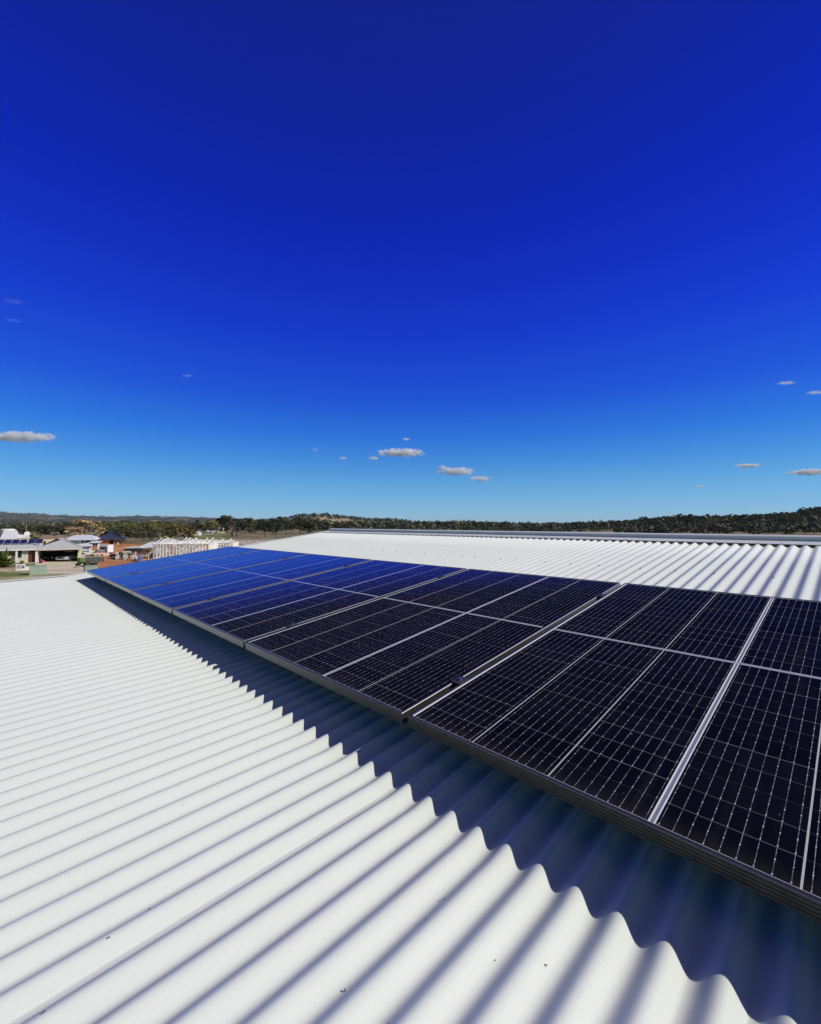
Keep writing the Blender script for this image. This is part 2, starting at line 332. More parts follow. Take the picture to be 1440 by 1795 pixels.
# ------------------------------------------------------------------ the roof we stand on
TH = R_(2.04); CT, ST = math.cos(TH), math.sin(TH)
def G(x, y, z): return (x, y * CT - z * ST, y * ST + z * CT)
def Gi(x, y, z): return (x, y * CT + z * ST, -y * ST + z * CT)
X0, YP, ZP, AL = -.94544, .88958, -.59798, .09823
XC, XR, CP, AMP = -.15682, -.22405, .0762, .0098
ZLOW = -.71844; YL = .79269; BL = -.0019; HUP = .1052
XL, XRT = -7.27, 6.0; YRIDGE = 5.16
def crest_low(y): return ZLOW + (y - YL) * BL
def crest_up(y): return ZP + (y - YP) * math.tan(AL) - HUP / math.cos(AL)
def sheet(name, crest, ys, x0, x1, phase, lap, parent, laprng=10):
    nseg = 22; n0 = math.floor((x0 - phase) / CP * nseg); n1 = math.ceil((x1 - phase) / CP * nseg)
    prof = []
    for k in range(n0, n1 + 1):
        t = k / nseg; x = phase + t * CP; ci = round(t); fr = t - ci     # fr in -.5...5, crest at 0
        z = AMP * math.cos(2 * math.pi * t) + .0001 * math.cos(6 * math.pi * t)
        z -= AMP
        m = (ci - lap) % laprng
        if m == 0:                                    # overlapping crest: broader and proud, with the sheet edge as a step
            z += .0007
        d = (t - lap - .5) % laprng                   # the pan beside the lap lies shallower
        if d < .5 or d > laprng - .5: z = max(z, -2 * AMP + .0010)
        if m == 0 and abs(fr - 9 / 22) < .001:
            prof.append((x - .0004, z)); prof.append((x, z - .0004)); continue
        prof.append((x, z))
    V = []; n = len(prof)
    for j, y in enumerate(ys):
        for x, z in prof: V.append(G(x, y, crest(y) + z))
    V = np.array(V); i = (np.arange(len(ys) - 1)[:, None] * n + np.arange(n - 1)[None]).ravel()
    Fq = np.stack([i, i + 1, i + n + 1, i + n], 1)
    o = obj(name, npmesh(name, V, Fq, [M['roof']], smooth=True), parent)
    md = o.modifiers.new('sheet', 'SOLIDIFY'); md.thickness = .0012; md.offset = -1
    return o
def roof_building():
    r = thing('roof_building', 'long building under a white corrugated metal roof carrying the solar panels', 'building')
    r.location = (0, 0, 0)
    def crl(y):
        return max(crest_low(y), crest_up(y) + .000)
    ys = [-2.2, -1, 0, .5] + list(np.linspace(.70, 1.0, 9)) + [1.06]
    low = sheet('lower_roof', crl, ys, XL, XRT, XC, 0, r)
    up = sheet('upper_roof', crest_up, [1.03, 2, 3, 4, 4.90], XL, XRT, XR, -5, r)
    # ridge capping: flange, small upstand, rounded top, and the far flange
    cy = lambda y: crest_up(y)
    pr = [(4.69, cy(4.69) + .003), (4.692, cy(4.692) + .0055), (4.862, cy(4.862) + .006), (4.866, cy(4.866) + .014), (4.869, cy(4.869) + .036), (4.879, cy(4.879) + .042), (4.93, cy(4.92) + .045), (4.985, cy(4.89) + .036), (4.995, cy(4.87) + .008), (5.20, cy(4.66) - .01)]
    mb = MB(); xs = np.arange(XL - .04, XRT, 1.9)
    for a, b in zip(xs, list(xs[1:]) + [XRT]):
        vs = [G(x, y, z + (.0006 if (i % 2) else 0)) for i, x in enumerate((a, b)) for y, z in pr]; n = len(pr)
        mb.add(vs, [(k, k + n, k + n + 1, k + 1) for k in range(n - 1)])
    cap = mb.build('ridge_cap', M['flash'], r)
    md = cap.modifiers.new('t', 'SOLIDIFY'); md.thickness = .001; md.offset = -1
    # scalloped infill under the flange is open: dark pockets come from the real gap
    # far slope
    mb = MB(); mb.add([G(XL, 4.96, cy(4.88) - .02), G(XRT, 4.96, cy(4.88) - .02), G(XRT, 12, cy(4.9) - .9), G(XL, 12, cy(4.9) - .9)], [(0, 1, 2, 3)])
    o = mb.build('rear_roof', M['roof'], r); md = o.modifiers.new('t', 'SOLIDIFY'); md.thickness = .02
    # barge flashing along the gable edge
    mb = MB()
    for ya, yb, fn in ((-2.2, .79, crl), (.79, 4.92, crest_up)):
        for x0, x1, z0, z1 in ((XL - .045, XL - .035, -.18, .010), (XL - .035, XL + .03, .004, .010)):
            vs = [G(x, y, fn(y) + z) for x in (x0, x1) for y in (ya, yb) for z in (z0, z1)]
            mb.add(vs, [(0, 1, 3, 2), (4, 6, 7, 5), (0, 4, 5, 1), (2, 3, 7, 6), (0, 2, 6, 4), (1, 5, 7, 3)])
    mb.build('barge_flashing', M['flash'], r)
    mb = MB(); zb = -.95
    mb.box(XL + .05, -2.1, GZ, XRT - .1, 11.8, -1.0)
    mb.build('wall', banded('clad_wall', (.5, .48, .42), (.36, .35, .31), .2, .12), r)
    # screws on every second crest at the ridge flange and on a purlin row
    sm = MB(); sm.tube((0, 0, 0), (0, 0, .003), .0065, .006, 10); sm.tube((0, 0, .003), (0, 0, .008), .0045, .004, 6)
    sme = sm.mesh('roof_screw', M['bolt'])
    def screw(x, y, z, par): obj('roof_screw', sme, par, G(x, y, z), (TH + AL, 0, 0))
    k0 = [k for k in range(-1, 92, 2)]
    for k in k0: screw(XR - k * CP, 4.715, crest_up(4.715) + .004, cap)
    for k in (-7, -4, -1, 2, 6, 9, 12, 16, 19, 22, 25.6, 28.5, 31.5, 34.5, 38, 41, 44, 47, 50, 53, 56, 59, 62, 65):
        k = round(k); screw(XR - k * CP, 3.47, crest_up(3.47) + .0005, up)
    return r
BLD = roof_building()
def annex():
    r = thing('grey_roof', 'low dark grey roof strip beyond the white roof gable, behind the far panels', 'roof', (0, 0, 0))
    a = spot(395, 13.5, 0); b = spot(462, 13.5, 0)
    za, zb = zat(395, 962, 13.5), zat(462, 953, 13.5)
    mb = MB(); d = FH * 2.0 + RH * .6
    vs = []
    for p, z in ((a, za), (b, zb - .02), (b + d, zb + .06), (a + d * 1.2 + RH * 1.3, za + .20)):
        vs.append((p.x, p.y, z))
    n = 4; vs += [(x, y, z - .10) for x, y, z in vs]
    mb.add(vs, [(0, 1, 2, 3), (7, 6, 5, 4)] + [(i, i + 4, (i + 1) % 4 + 4, (i + 1) % 4) for i in range(4)])
    mb.build('roof_sheet', banded('grey_sheet', (.10, .10, .105), (.04, .04, .045), .2, .3, 0, .5), r)
    w = MB(); w.box(min(v[0] for v in vs) + .25, min(v[1] for v in vs) + .3, GZ, max(v[0] for v in vs) - .3, max(v[1] for v in vs) - .3, za - .12)
    w.build('wall', plain('annex_wall', (.3, .28, .25)), r)
annex()

# ------------------------------------------------------------------ solar panels
def frame_mesh():
    pf = [(.024, -PT), (.0, -PT)]
    z = -PT + .0015
    for k in range(4):
        pf += [(.0, z), (.0, z + .0042), (.0011, z + .0048), (.0011, z + .0066), (.0, z + .0072)]; z += .0072
    pf += [(0, -.0016), (.0013, 0), (.0092, 0), (.0102, -.0007), (.0104, -.0022)]
    mb = MB(); n = len(pf); vs = []
    for i, z in pf: vs += [(i, i, z), (PW - i, i, z), (PW - i, PL - i, z), (i, PL - i, z)]
    fs = []
    for k in range(n - 1):
        for c in range(4): fs.append((4 * k + c, 4 * k + (c + 1) % 4, 4 * k + 4 + (c + 1) % 4, 4 * k + 4 + c))
    mb.add(vs, fs); mb.m = [1 if (i // 4) == n - 5 else 0 for i in range(len(fs))]; return mb.mesh('frame', [M['fdark'], M['fedge']])
def panel_proto():
    r = thing('solar_panel', '', 'solar panel', G(X0, YP, ZP), (TH + AL, 0, 0))
    obj('frame', frame_mesh(), r)
    mb = MB(); mb.add([(.010, .010, -.0018), (PW - .010, .010, -.0018), (PW - .010, PL - .010, -.0018), (.010, PL - .010, -.0018)], [(0, 1, 2, 3)])
    mb.add([(.010, .010, -.0058), (PW - .010, .010, -.0058), (PW - .010, PL - .010, -.0058), (.010, PL - .010, -.0058)], [(3, 2, 1, 0)])
    mb.build('glass_face', M['cell'], r)
    return r
PLAB = {1: 'solar panel right of the nearest one, outside the picture',
        0: 'nearest black solar panel, cut by the right edge of the photo',
        -1: 'black solar panel just left of the widest gap, second nearest, with glinting cell lines',
        -2: 'dark blue solar panel, third nearest, beyond the glinting one',
        -3: 'blue solar panel, third from the far left end of the array',
        -4: 'bright blue solar panel, second from the far left end of the array',
        -5: 'bright blue solar panel at the very far left end of the array'}
proto = panel_proto()
axis = Vector(G(1, 0, 0))
rngp = random.Random(4)
for i, k in enumerate((0, -1, -2, -3, -4, -5, 1)):
    o = proto if i == 0 else copy_tree(proto)
    b = Vector(G(X0, YP, ZP)) + Vector((k * PP, 0, 0))
    if k != 0: b += Vector((0, rngp.uniform(-.0012, .0012), rngp.uniform(-.001, .001)))
    o.location = b; o['label'] = PLAB[k]; o['group'] = 'solar panels in a row on the roof'
# clamps and rails
PA = TH + AL
def on_panel(u, v, n=0):
    p = Vector(G(X0, YP, ZP)); e = Euler((PA, 0, 0)).to_matrix(); return p + e @ Vector((u, v, n))
def clamp_proto():
    r = thing('panel_clamp', '', 'clamp', (0, 0, 0), (PA, 0, 0))
    mb = MB(); mb.box(-.020, -.025, .0006, .020, .025, .0036); mb.box(-.010, -.025, -.030, -.007, .025, .0006); mb.box(.007, -.025, -.030, .010, .025, .0006)
    mb.build('clamp_plate', M['clamp'], r)
    m2 = MB(); m2.tube((0, 0, -.05), (0, 0, .0036), .004, n=8); m2.tube((0, 0, .0036), (0, 0, .010), .0065, n=6); m2.build('bolt', M['bolt'], r)
    return r
cp = clamp_proto(); first = True
gl = ['right of the glinting panel, at the widest gap', 'between the second and third nearest panels', 'between the third and fourth nearest panels',
      'between the fourth and fifth nearest panels', 'between the two farthest panels']
for g in range(0, 5):
    for v, w in ((.262, 'lower'), (1.445, 'upper')):
        o = cp if first else copy_tree(cp); first = False
        o.location = on_panel(-g * PP - (PP - PW) / 2, v)
        o['label'] = '%s dark clamp in the gap %s' % (w, gl[g]); o['group'] = 'clamps between the solar panels'
for v, w in ((.262, 'lower'), (1.445, 'upper')):
    mb = MB(); L0, L1 = -5 * PP - .05, 2 * PP
    mb.box(L0, v - .02, -PT - .042, L1, v + .02, -PT - .002)
    o = mb.build('mounting_rail', M['rail'], None, on_panel(0, 0), (PA, 0, 0))
    tag(o, 'aluminium rail hidden in the shade under the %s half of the panel row' % w, 'rail', 'rails under the solar panels')
    for j in range(7):
        f = MB(); u = -5 * PP + .3 + j * 1.2; f.box(u - .02, v - .03, -HUP + .001, u + .02, v + .03, -PT - .043); f.build('foot', M['rail'], o)

# litter on the roof
rs = random.Random(11)
LIT = [(-.929, .209, 'left of centre on the near roof'), (-.914, .143, 'near the bottom left of the roof'), (-.845, .053, 'in the bottom left corner of the roof'),
       (-.56, .701, 'close below the panel shadow edge'), (-.553, .554, 'in a valley in the middle of the near roof'), (-.43, .589, 'on a crest in the middle of the near roof'),
       (-.484, .404, 'on the bottom edge of the photo'), (-.364, .634, 'on the right of the near roof'), (-.569, .389, 'on the lower middle of the roof'),
       (-.563, .613, 'beside the middle valley'), (-1.208, .35, 'far up the left side of the roof'), (-1.593, .605, 'farthest up the sunlit roof')]
LM = plain('dry_leaf', (.06, .05, .035), .8)
def roof_z(x, y):
    t = (x - XC) / CP; return crest_low(y) + AMP * (math.cos(2 * math.pi * t) - 1) + .0001 * math.cos(6 * math.pi * t)
for x, y, w in LIT:
    mb = MB(); L = rs.uniform(.0014, .0032); W2 = L * .3
    pts = [(-L, 0, .0004), (-L * .3, W2, .0012), (L * .5, W2 * .8, .0015), (L, 0, .0006), (L * .4, -W2, .0010), (-L * .4, -W2 * .9, .0008)]
    pts2 = [(a * .95, b * .95, c - .0007) for a, b, c in pts]; n = 6
    mb.add(pts + pts2, [tuple(range(6)), tuple(range(6, 12))[::-1]] + [(i, i + 6, (i + 1) % 6 + 6, (i + 1) % 6) for i in range(6)])
    o = mb.build('leaf_scrap', LM, None, G(x, y, roof_z(x, y) + .0012), (TH, 0, rs.uniform(0, 3.1)))
    tag(o, 'tiny dark leaf scrap ' + w, 'leaf litter', 'leaf scraps on the white roof')
mb = MB(); mb.tube((0, 0, 0), (.010, .017, .003), .0005, .0003, 5); mb.tube((.010, .017, .003), (.014, .028, .0045), .0003, .0002, 5)
tag(mb.build('twig', LM, None, G(-.79, .092, roof_z(-.79, .092) + .003)), 'thin dark twig lying on the white roof at the bottom left edge', 'twig')

# ------------------------------------------------------------------ neighbourhood: helpers in the frame of the view (x right, y away, z up)
def sitephi(px): return float(np.interp(px, [0, 200, 290, 420, 700, 1500], [.70, .50, .22, .15, 0, -.3]))
class Site:
    def __init__(s, px, dep, gz=GZ):
        s.px, s.dep, s.gz = px, dep, gz; s.phi = sitephi(px); s.loc = spot(px, dep, gz); s.rot = (0, 0, YAW + s.phi); s.c, s.s = math.cos(s.phi), math.sin(s.phi)
    def x(s, px, dep=None):
        y = (dep or s.dep) - s.dep; k = (px - 720) / FOC; return (k * (s.dep + y * s.c) - (s.px - 720) / FOC * s.dep + y * s.s) / (s.c - k * s.s)
    def z(s, py, dep=None): return zat(s.px, py, s.dep + ((dep or s.dep) - s.dep) * s.c) - s.gz
    def pt(s, x, y, z): return s.loc + (RH * s.c + FH * s.s) * x + (FH * s.c - RH * s.s) * y + Vector((0, 0, z))
    def thing(s, name, label, cat, group=None): return thing(name, label, cat, s.loc, s.rot, group)
def hip(mb, x0, x1, y0, y1, z0, zr, il, ir, mi=0, gab=0.):      # hip roof as closed solid with thin eaves
    ym = (y0 + y1) / 2
    v = [(x0, y0, z0), (x1, y0, z0), (x1, y1, z0), (x0, y1, z0), (x0 + il, ym, zr), (x1 - ir, ym, zr)]
    mb.add(v, [(0, 1, 5, 4), (1, 2, 5), (2, 3, 4, 5), (3, 0, 4), (0, 3, 2, 1)], mi)
def wallm(n, c, **k): return banded(n, c, tuple(x * .82 for x in c), .17, .14, 2, .9, **k)
M['cream'] = wallm('cream_brick', (.74, .64, .44)); M['brown'] = wallm('brown_brick', (.20, .10, .07)); M['orange'] = wallm('orange_brick', (.48, .20, .11))
M['whitew'] = plain('white_render', (.72, .71, .69), .8); M['whitep'] = plain('white_gloss', (.8, .8, .8), .4)
M['greyroof'] = banded('pale_grey_roof_sheet', (.50, .52, .50), (.40, .42, .40), .25, .2, 0, .5)
M['whiteroof'] = banded('white_roof_sheet', (.74, .74, .73), (.6, .6, .6), .25, .2, 0, .5)
M['navy'] = banded('slate_blue_tile', (.045, .05, .075), (.025, .028, .04), .33, .2, 1, .6)
M['tile'] = banded('terracotta_tile', (.30, .19, .13), (.2, .12, .08), .33, .2, 1, .8)
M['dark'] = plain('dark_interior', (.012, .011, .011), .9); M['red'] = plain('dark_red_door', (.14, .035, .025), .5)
def glassm(n, c): return alum(n, c, .08, .0)
M['win'] = glassm('window_glass', (.03, .035, .04)); M['curtain'] = plain('curtain', (.55, .53, .5), .9)
M['greenbin'] = plain('green_plastic', (.07, .20, .04), .5); M['limelid'] = plain('yellow_plastic', (.40, .46, .06), .5)
M['kiosk'] = plain('pale_green_enamel', (.34, .44, .36), .5, var=.05); M['slate'] = plain('grey_plaque', (.13, .13, .15), .6)
M['tyre'] = plain('tyre', (.015, .015, .015), .9); M['rim'] = alum('wheel_rim', (.6, .6, .62), .3, .8)
M['silver'] = plain('silver_paint', (.58, .60, .62), .25, .3, spec=.6, var=.03); M['black'] = plain('black_paint', (.02, .02, .024), .25, spec=.6)
M['lamp'] = plain('headlamp_glass', (.7, .72, .75), .15); M['bark'] = plain('bark', (.19, .15, .12), .95, bump=.4); M['palebark'] = plain('pale_bark', (.42, .36, .30), .95)
M['concrete'] = plain('concrete', (.42, .39, .33), .9, scale=.6); M['orangesoil'] = plain('orange_soil', (.36, .15, .06), .95, scale=.5, var=.3)
M['steel'] = plain('white_steel', (.82, .82, .80), .5); M['fence'] = banded('grey_green_fence_sheet', (.13, .155, .14), (.06, .07, .065), .2, .35, 0, .6)
M['tank'] = plain('white_tank', (.74, .74, .72), .6); M['pink'] = plain('pink_plastic', (.6, .12, .16), .5); M['purple'] = plain('purple_plastic', (.12, .06, .22), .5)
M['bluetarp'] = plain('blue_wrap', (.18, .25, .62), .5); M['board'] = plain('pale_board', (.66, .64, .60), .7); M['timber'] = plain('timber', (.35, .2, .1), .8)

def sheet_patch(name, pts, mat, z, label=None):
    mb = MB(); vs = [tuple(spot(px, dep_at(py), z)) for px, py in pts]; mb.add(vs, [tuple(range(len(vs)))])
    return tag(mb.build(name, mat), kind='structure')
def ntgrass(name, a, b, c, sc_=.35):
    t = NT(name); v = t.n('ShaderNodeNewGeometry').outputs['Position']
    t.lk(t.ramp(t.noise(sc_, 6, v, rough=.7), [(.36, a), (.52, b), (.66, c)]), t.b.inputs['Base Color']); t.b.inputs['Roughness'].default_value = .95; t.b.inputs['Specular IOR Level'].default_value = .1
    t.bump(t.noise(3, 4, v), .5, .05); return t.m
sheet_patch('verge', [(-120, 1040), (230, 1040), (230, 1001), (150, 996), (40, 997), (-120, 997)], ntgrass('verge_grass', (.20, .20, .08), (.44, .37, .20), (.54, .45, .28), .5), GZ + .004)
sheet_patch('lawn', [(-120, 1003), (-120, 1013), (20, 1012), (62, 1008), (62, 1005), (20, 1003)], ntgrass('green_lawn', (.10, .15, .04), (.17, .21, .06), (.24, .24, .10), .6), GZ + .008)
sheet_patch('garden_bed', [(-60, 992), (-60, 997), (28, 998), (28, 993)], plain('mulch', (.38, .24, .14), .95), GZ + .010)
sheet_patch('front_lawn', [(-60, 992), (70, 992), (70, 985.5), (-60, 985.5)], ntgrass('front_grass', (.10, .15, .04), (.17, .22, .07), (.25, .26, .11), .7), GZ + .004)
sheet_patch('driveway', [(62, 985.5), (139, 985.5), (150, 990), (149, 1006), (66, 1006), (66, 992)], plain('driveway_concrete', (.66, .56, .38), .9, scale=.25, var=.14), GZ + .012)
sheet_patch('path', [(-120, 998.5), (150, 998.5), (150, 1002), (-120, 1002)], plain('path_concrete', (.52, .45, .31), .9, scale=.4), GZ + .016)
sheet_patch('bare_earth', [(150, 998), (330, 1005), (470, 985), (470, 962), (300, 956), (236, 949), (176, 950), (176, 975)], ntgrass('orange_earth', (.36, .15, .06), (.52, .24, .10), (.60, .36, .20), .15), GZ + .004)
def draped(name, p0, p1, d0, d1, mat):
    mb = MB(); nx, ny = 16, 16
    vs = [tuple(spot(p0 + (p1 - p0) * i / nx, d0 + (d1 - d0) * j / ny, ground_z(p0 + (p1 - p0) * i / nx, d0 + (d1 - d0) * j / ny) + .25)) for j in range(ny + 1) for i in range(nx + 1)]
    mb.add(vs, [(j * (nx + 1) + i, j * (nx + 1) + i + 1, (j + 1) * (nx + 1) + i + 1, (j + 1) * (nx + 1) + i) for j in range(ny) for i in range(nx)], 0, True)
    tag(mb.build(name, mat), kind='structure')
draped('paddock', 332, 396, 175, 300, ntgrass('green_paddock', (.16, .18, .06), (.27, .27, .10), (.36, .33, .17), .03))
draped('sandy_track', 388, 560, 150, 200, ntgrass('pale_sand', (.30, .24, .15), (.40, .33, .21), (.46, .40, .28), .05))
draped('hill_clearing', 560, 612, 700, 1250, ntgrass('tan_grass', (.26, .22, .12), (.38, .31, .18), (.44, .38, .24), .02))

def house_main():
    s = Site(70, 82); t = s.thing('house', 'cream brick house with grey hip roof, roof panels and open double carport', 'house')
    x = s.x; zE = s.z(962); zR = s.z(943.5, 86.5); W = 2.3
    mb = MB(); mb.box(x(-90), 0, 0, x(64), 9, zE); mb.box(x(64), -.15, 0, x(69), 9, zE); mb.box(x(138), -.15, 0, x(143.5), 1.2, zE); mb.box(x(69), 7.5, 0, x(143), 7.7, zE)
    mb.box(x(143.3), 1.2, 0, x(143.5), 7.7, zE)
    mb.build('wall', M['cream'], t)
    u = MB(); u.box(x(-90), -.03, s.z(973), x(31), -.003, zE - .02); u.build('brick_panel', M['brown'], t)
    r = MB(); hip(r, x(-110), x(80), -.65, 8.4, zE, zR, 4, 4.5)
    roof = r.build('roof', M['greyroof'], t)
    r2 = MB(); hip(r2, x(66) - .3, x(146), -.7, 8.2, zE + .02, s.z(944, 85), 4.3, 4.1); r2.build('carport_roof', M['greyroof'], t)
    f = MB(); f.box(x(-110), -.77, zE - .2, x(66), -.66, zE + .02); f.build('gutter', M['whitep'], t)
    f = MB(); f.box(x(67), -.82, zE - .30, x(146), -.71, zE + .04); f.build('carport_fascia', plain('pink_white_fascia', (.6, .5, .46), .6), t)
    for px in (31.5, 66): p = MB(); p.box(x(px) - .14, -.62, 0, x(px) + .14, -.36, zE); p.build('post', M['whitep'], t)
    d = MB(); d.box(x(70), 7.35, .02, x(138), 7.45, zE - .05); d.build('carport_back_shade', M['dark'], t)  # near-black sheet before the cream back wall, painting the carport's shade
    d = MB(); d.box(x(70), .0, zE - .08, x(138), 7.3, zE - .03); d.build('carport_ceiling', M['dark'], t)  # ceiling coloured near-black to paint in the carport's inner shade
    for a, b, m in ((33, 41, 'win'), (41, 49, 'curtain')): w = MB(); w.box(x(a), -.06, s.z(976.5), x(b) - .08, -.01, s.z(964)); w.build('window', M[m], t)
    w = MB()
    for a, b, c, d_ in ((32.4, 964, 49.6, 963.3), (32.4, 977.3, 49.6, 976.5)): w.box(x(a), -.09, s.z(b), x(c), -.062, s.z(d_))
    w.box(x(40.8) - .04, -.09, s.z(976.5), x(40.8) + .04, -.062, s.z(964)); w.build('window_frame', M['whitep'], t)
    d = MB(); d.box(x(52), -.08, .02, x(63.2), -.01, s.z(963.5)); do = d.build('door', M['red'], t)
    h = MB(); h.tube((x(61.5), -.12, 1.05), (x(61.5), -.12, 1.2), .03); h.build('handle', M['bolt'], do)
    w = MB(); w.box(x(77.5), 7.28, s.z(971.5), x(94.5), 7.34, s.z(964.5)); w.build('rear_window', plain('bright_pane', (.5, .44, .34)), t)  # opaque pale pane, daylight in the window painted as colour
    sk = MB(); sk.box(x(-90), -1.4, .0, x(69), 0, .12); sk.build('porch_slab', M['concrete'], t)
    # house-roof panels: each its own thing, lying on the roof slope
    sl_ = math.atan2(zR - zE, 4.75)
    for i in range(8):
        px0 = 63.6 - 13.9 * i; dd = 84.3
        W_ = x(px0, 83.15) - x(px0 - 12.3, 83.15); mb = MB(); mb.box(0, 0, 0, W_, 2.0, .04); m2 = MB(); m2.box(.05, .05, .041, W_ - .05, 1.95, .046)
        lab = 'small roof panel, %s from the right on the cream house' % ['first', 'second', 'third', 'fourth', 'fifth', 'sixth', 'seventh', 'eighth'][i]
        y0 = 1.15; z0 = zE + (y0 + 1.1) * math.tan(sl_) + .10
        p = s.pt(x(px0, 82 + y0), y0, z0)
        q = thing('small_solar_panel', lab, 'solar panel', p, Euler((sl_, 0, s.rot[2]), 'XYZ'), 'solar panels on the cream house')
        mb.build('frame', M['alu'], q); m2.build('glass_face', plain('far_cells', (.02, .024, .06), .12, spec=.6), q)
    return t
house_main()

def wheel(par, x, y, z, r, w):
    m = MB(); m.tube((x, y - w / 2, z), (x, y + w / 2, z), r, n=18); wo = m.build('wheel', M['tyre'], par)
    m = MB(); m.tube((x, y - w / 2 - .012, z), (x, y + w / 2 + .012, z), r * .6, n=12); m.build('rim', M['rim'], wo)
def vehicle(name, label, cat, px, dep, ang, paint, L=4.6, Wd=1.85, H=1.75, ute=False, van=False):
    loc = spot(px, dep, GZ); t = thing(name, label, cat, loc, (0, 0, YAW + ang))
    h = H
    if van: side = [(0, .35), (L, .35), (L, h), (L * .16, h), (.35, h * .62), (.02, h * .5)]
    else: side = [(0, .35), (L, .35), (L, .98), (L * .985, 1.04), (L * (.62 if ute else .90), 1.02), (L * .30, 1.02), (L * .05, .92), (0, .78)]
    b = MB(); n = len(side); w2 = Wd / 2
    vs = [(x, -w2, z) for x, z in side] + [(x, w2, z) for x, z in side]
    b.add(vs, [tuple(range(n))[::-1], tuple(range(n, 2 * n))] + [(i, (i + 1) % n, (i + 1) % n + n, i + n) for i in range(n)])
    o = b.build('body', paint, t); bv = o.modifiers.new('b', 'BEVEL'); bv.width = .07; bv.segments = 3
    if not van:
        x0, x1, x2, x3 = L * .24, L * .40, L * (.56 if ute else .72), L * (.62 if ute else .90)
        c = MB(); wi = w2 - .08; wt_ = w2 - .24
        vs = [(x0, -wi, 1.0), (x3, -wi, 1.0), (x2, -wt_, h - .04), (x1, -wt_, h - .04), (x0, wi, 1.0), (x3, wi, 1.0), (x2, wt_, h - .04), (x1, wt_, h - .04)]
        c.add(vs, [(0, 1, 2, 3), (5, 4, 7, 6), (1, 5, 6, 2), (4, 0, 3, 7), (0, 4, 5, 1)]); c.build('window', M['win'], t)
        r = MB(); r.box(x1 - .05, -wt_ - .02, h - .06, x2 + .05, wt_ + .02, h); r.build('roof', paint, t)
        g = MB(); g.box(-.03, -w2 * .55, .55, .02, w2 * .55, .78); g.build('grille', M['black'], t)
        for sy in (-1, 1):
            q = MB(); q.box(-.035, sy * w2 * .78 - .16, .62, .03, sy * w2 * .78 + .16, .80); q.build('headlight', M['lamp'], t)
        m = MB(); m.box(-.08, -w2 * .95, .34, .06, w2 * .95, .5); m.build('bumper', M['whitep'] if paint is M['silver'] else M['black'], t)
    else:
        q = MB(); q.box(-.02 + .05, -w2 * .6, h * .66, .30, w2 * .6, h * .86); q.build('window', M['win'], t)
        q = MB(); q.box(L * .25, -w2 - .02, 1.2, L * .7, -w2 - .005, 1.7); q.build('side_window', M['win'], t)
    for fx in (.19, .80):
        for sy in (-1, 1): wheel(t, L * fx, sy * (w2 - .1), .33, .33, .2)
    return t
vehicle('parked_ute', 'silver utility truck parked in the carport facing out', 'ute', 108, 84.4, math.pi / 2, M['silver'], 5.0, 2.0, 1.85, ute=True)
vehicle('parked_car', 'black car parked in the shade at the left of the carport', 'car', 87, 85.0, math.pi / 2, M['black'], 4.4, 1.85, 1.55)
def bin_(px, dep, label):
    t = thing('wheelie_bin', label, 'bin', spot(px, dep, GZ), (0, 0, YAW)); m = MB()
    vs = [(-.25, -.28, .05), (.25, -.28, .05), (.25, .28, .05), (-.25, .28, .05), (-.31, -.36, .98), (.31, -.36, .98), (.31, .36, .98), (-.31, .36, .98)]
    m.add(vs, [(0, 3, 2, 1), (4, 5, 6, 7), (0, 1, 5, 4), (1, 2, 6, 5), (2, 3, 7, 6), (3, 0, 4, 7)]); m.build('bin_body', M['greenbin'], t)
    m = MB(); m.box(-.33, -.40, .985, .33, .40, 1.05); m.box(-.25, .40, .94, .25, .46, 1.04); m.build('lid', M['limelid'], t); wheel(t, 0, .3, .12, .12, .5)
bin_(142, 80.5, 'green wheelie bin with yellow lid beside the carport')
def toys():
    t = thing('toy_bag', 'pink and purple toy bundle at the left carport pillar', 'toys', spot(75.5, 81, GZ), (0, 0, YAW))
    m = MB(); m.tube((-.2, 0, 0), (-.2, 0, .75), .33, .2, 9); m.build('purple_bag', M['purple'], t)
    m = MB(); m.tube((.3, -.1, 0), (.3, -.1, .5), .25, .2, 9); m.build('pink_bag', M['pink'], t)
toys()
def letterbox():
    s = Site(38, 68.5); t = s.thing('letterbox', 'white rendered letterbox pillar with grey plaque by the verge', 'letterbox'); x = s.x
    m = MB(); m.box(x(30), 0, 0, x(46.5), .45, s.z(989)); m.build('pillar', M['whitew'], t)
    m = MB(); m.box(x(32), -.03, s.z(996), x(45), -.004, s.z(991)); p = m.build('plaque', M['slate'], t)
    # street numerals and a line of lettering on the plaque
    cu = bpy.data.curves.new('lettering', 'FONT'); cu.body = '23'; cu.size = .32; cu.extrude = .004; cu.materials.append(M['whitep'])
    m = MB()
    for i, (a, b) in enumerate(((33.0, 40.5), (34.5, 42.5))): m.box(x(a), -.045, s.z(994.4 - i * 1.6) - .03, x(b), -.032, s.z(994.4 - i * 1.6) + .03)
    m.build('lettering', M['whitep'], p)
    m = MB(); m.box(x(46.7), .05, 0, x(53.5), .35, s.z(993.5)); m.build('low_wall', M['whitew'], t)
letterbox()
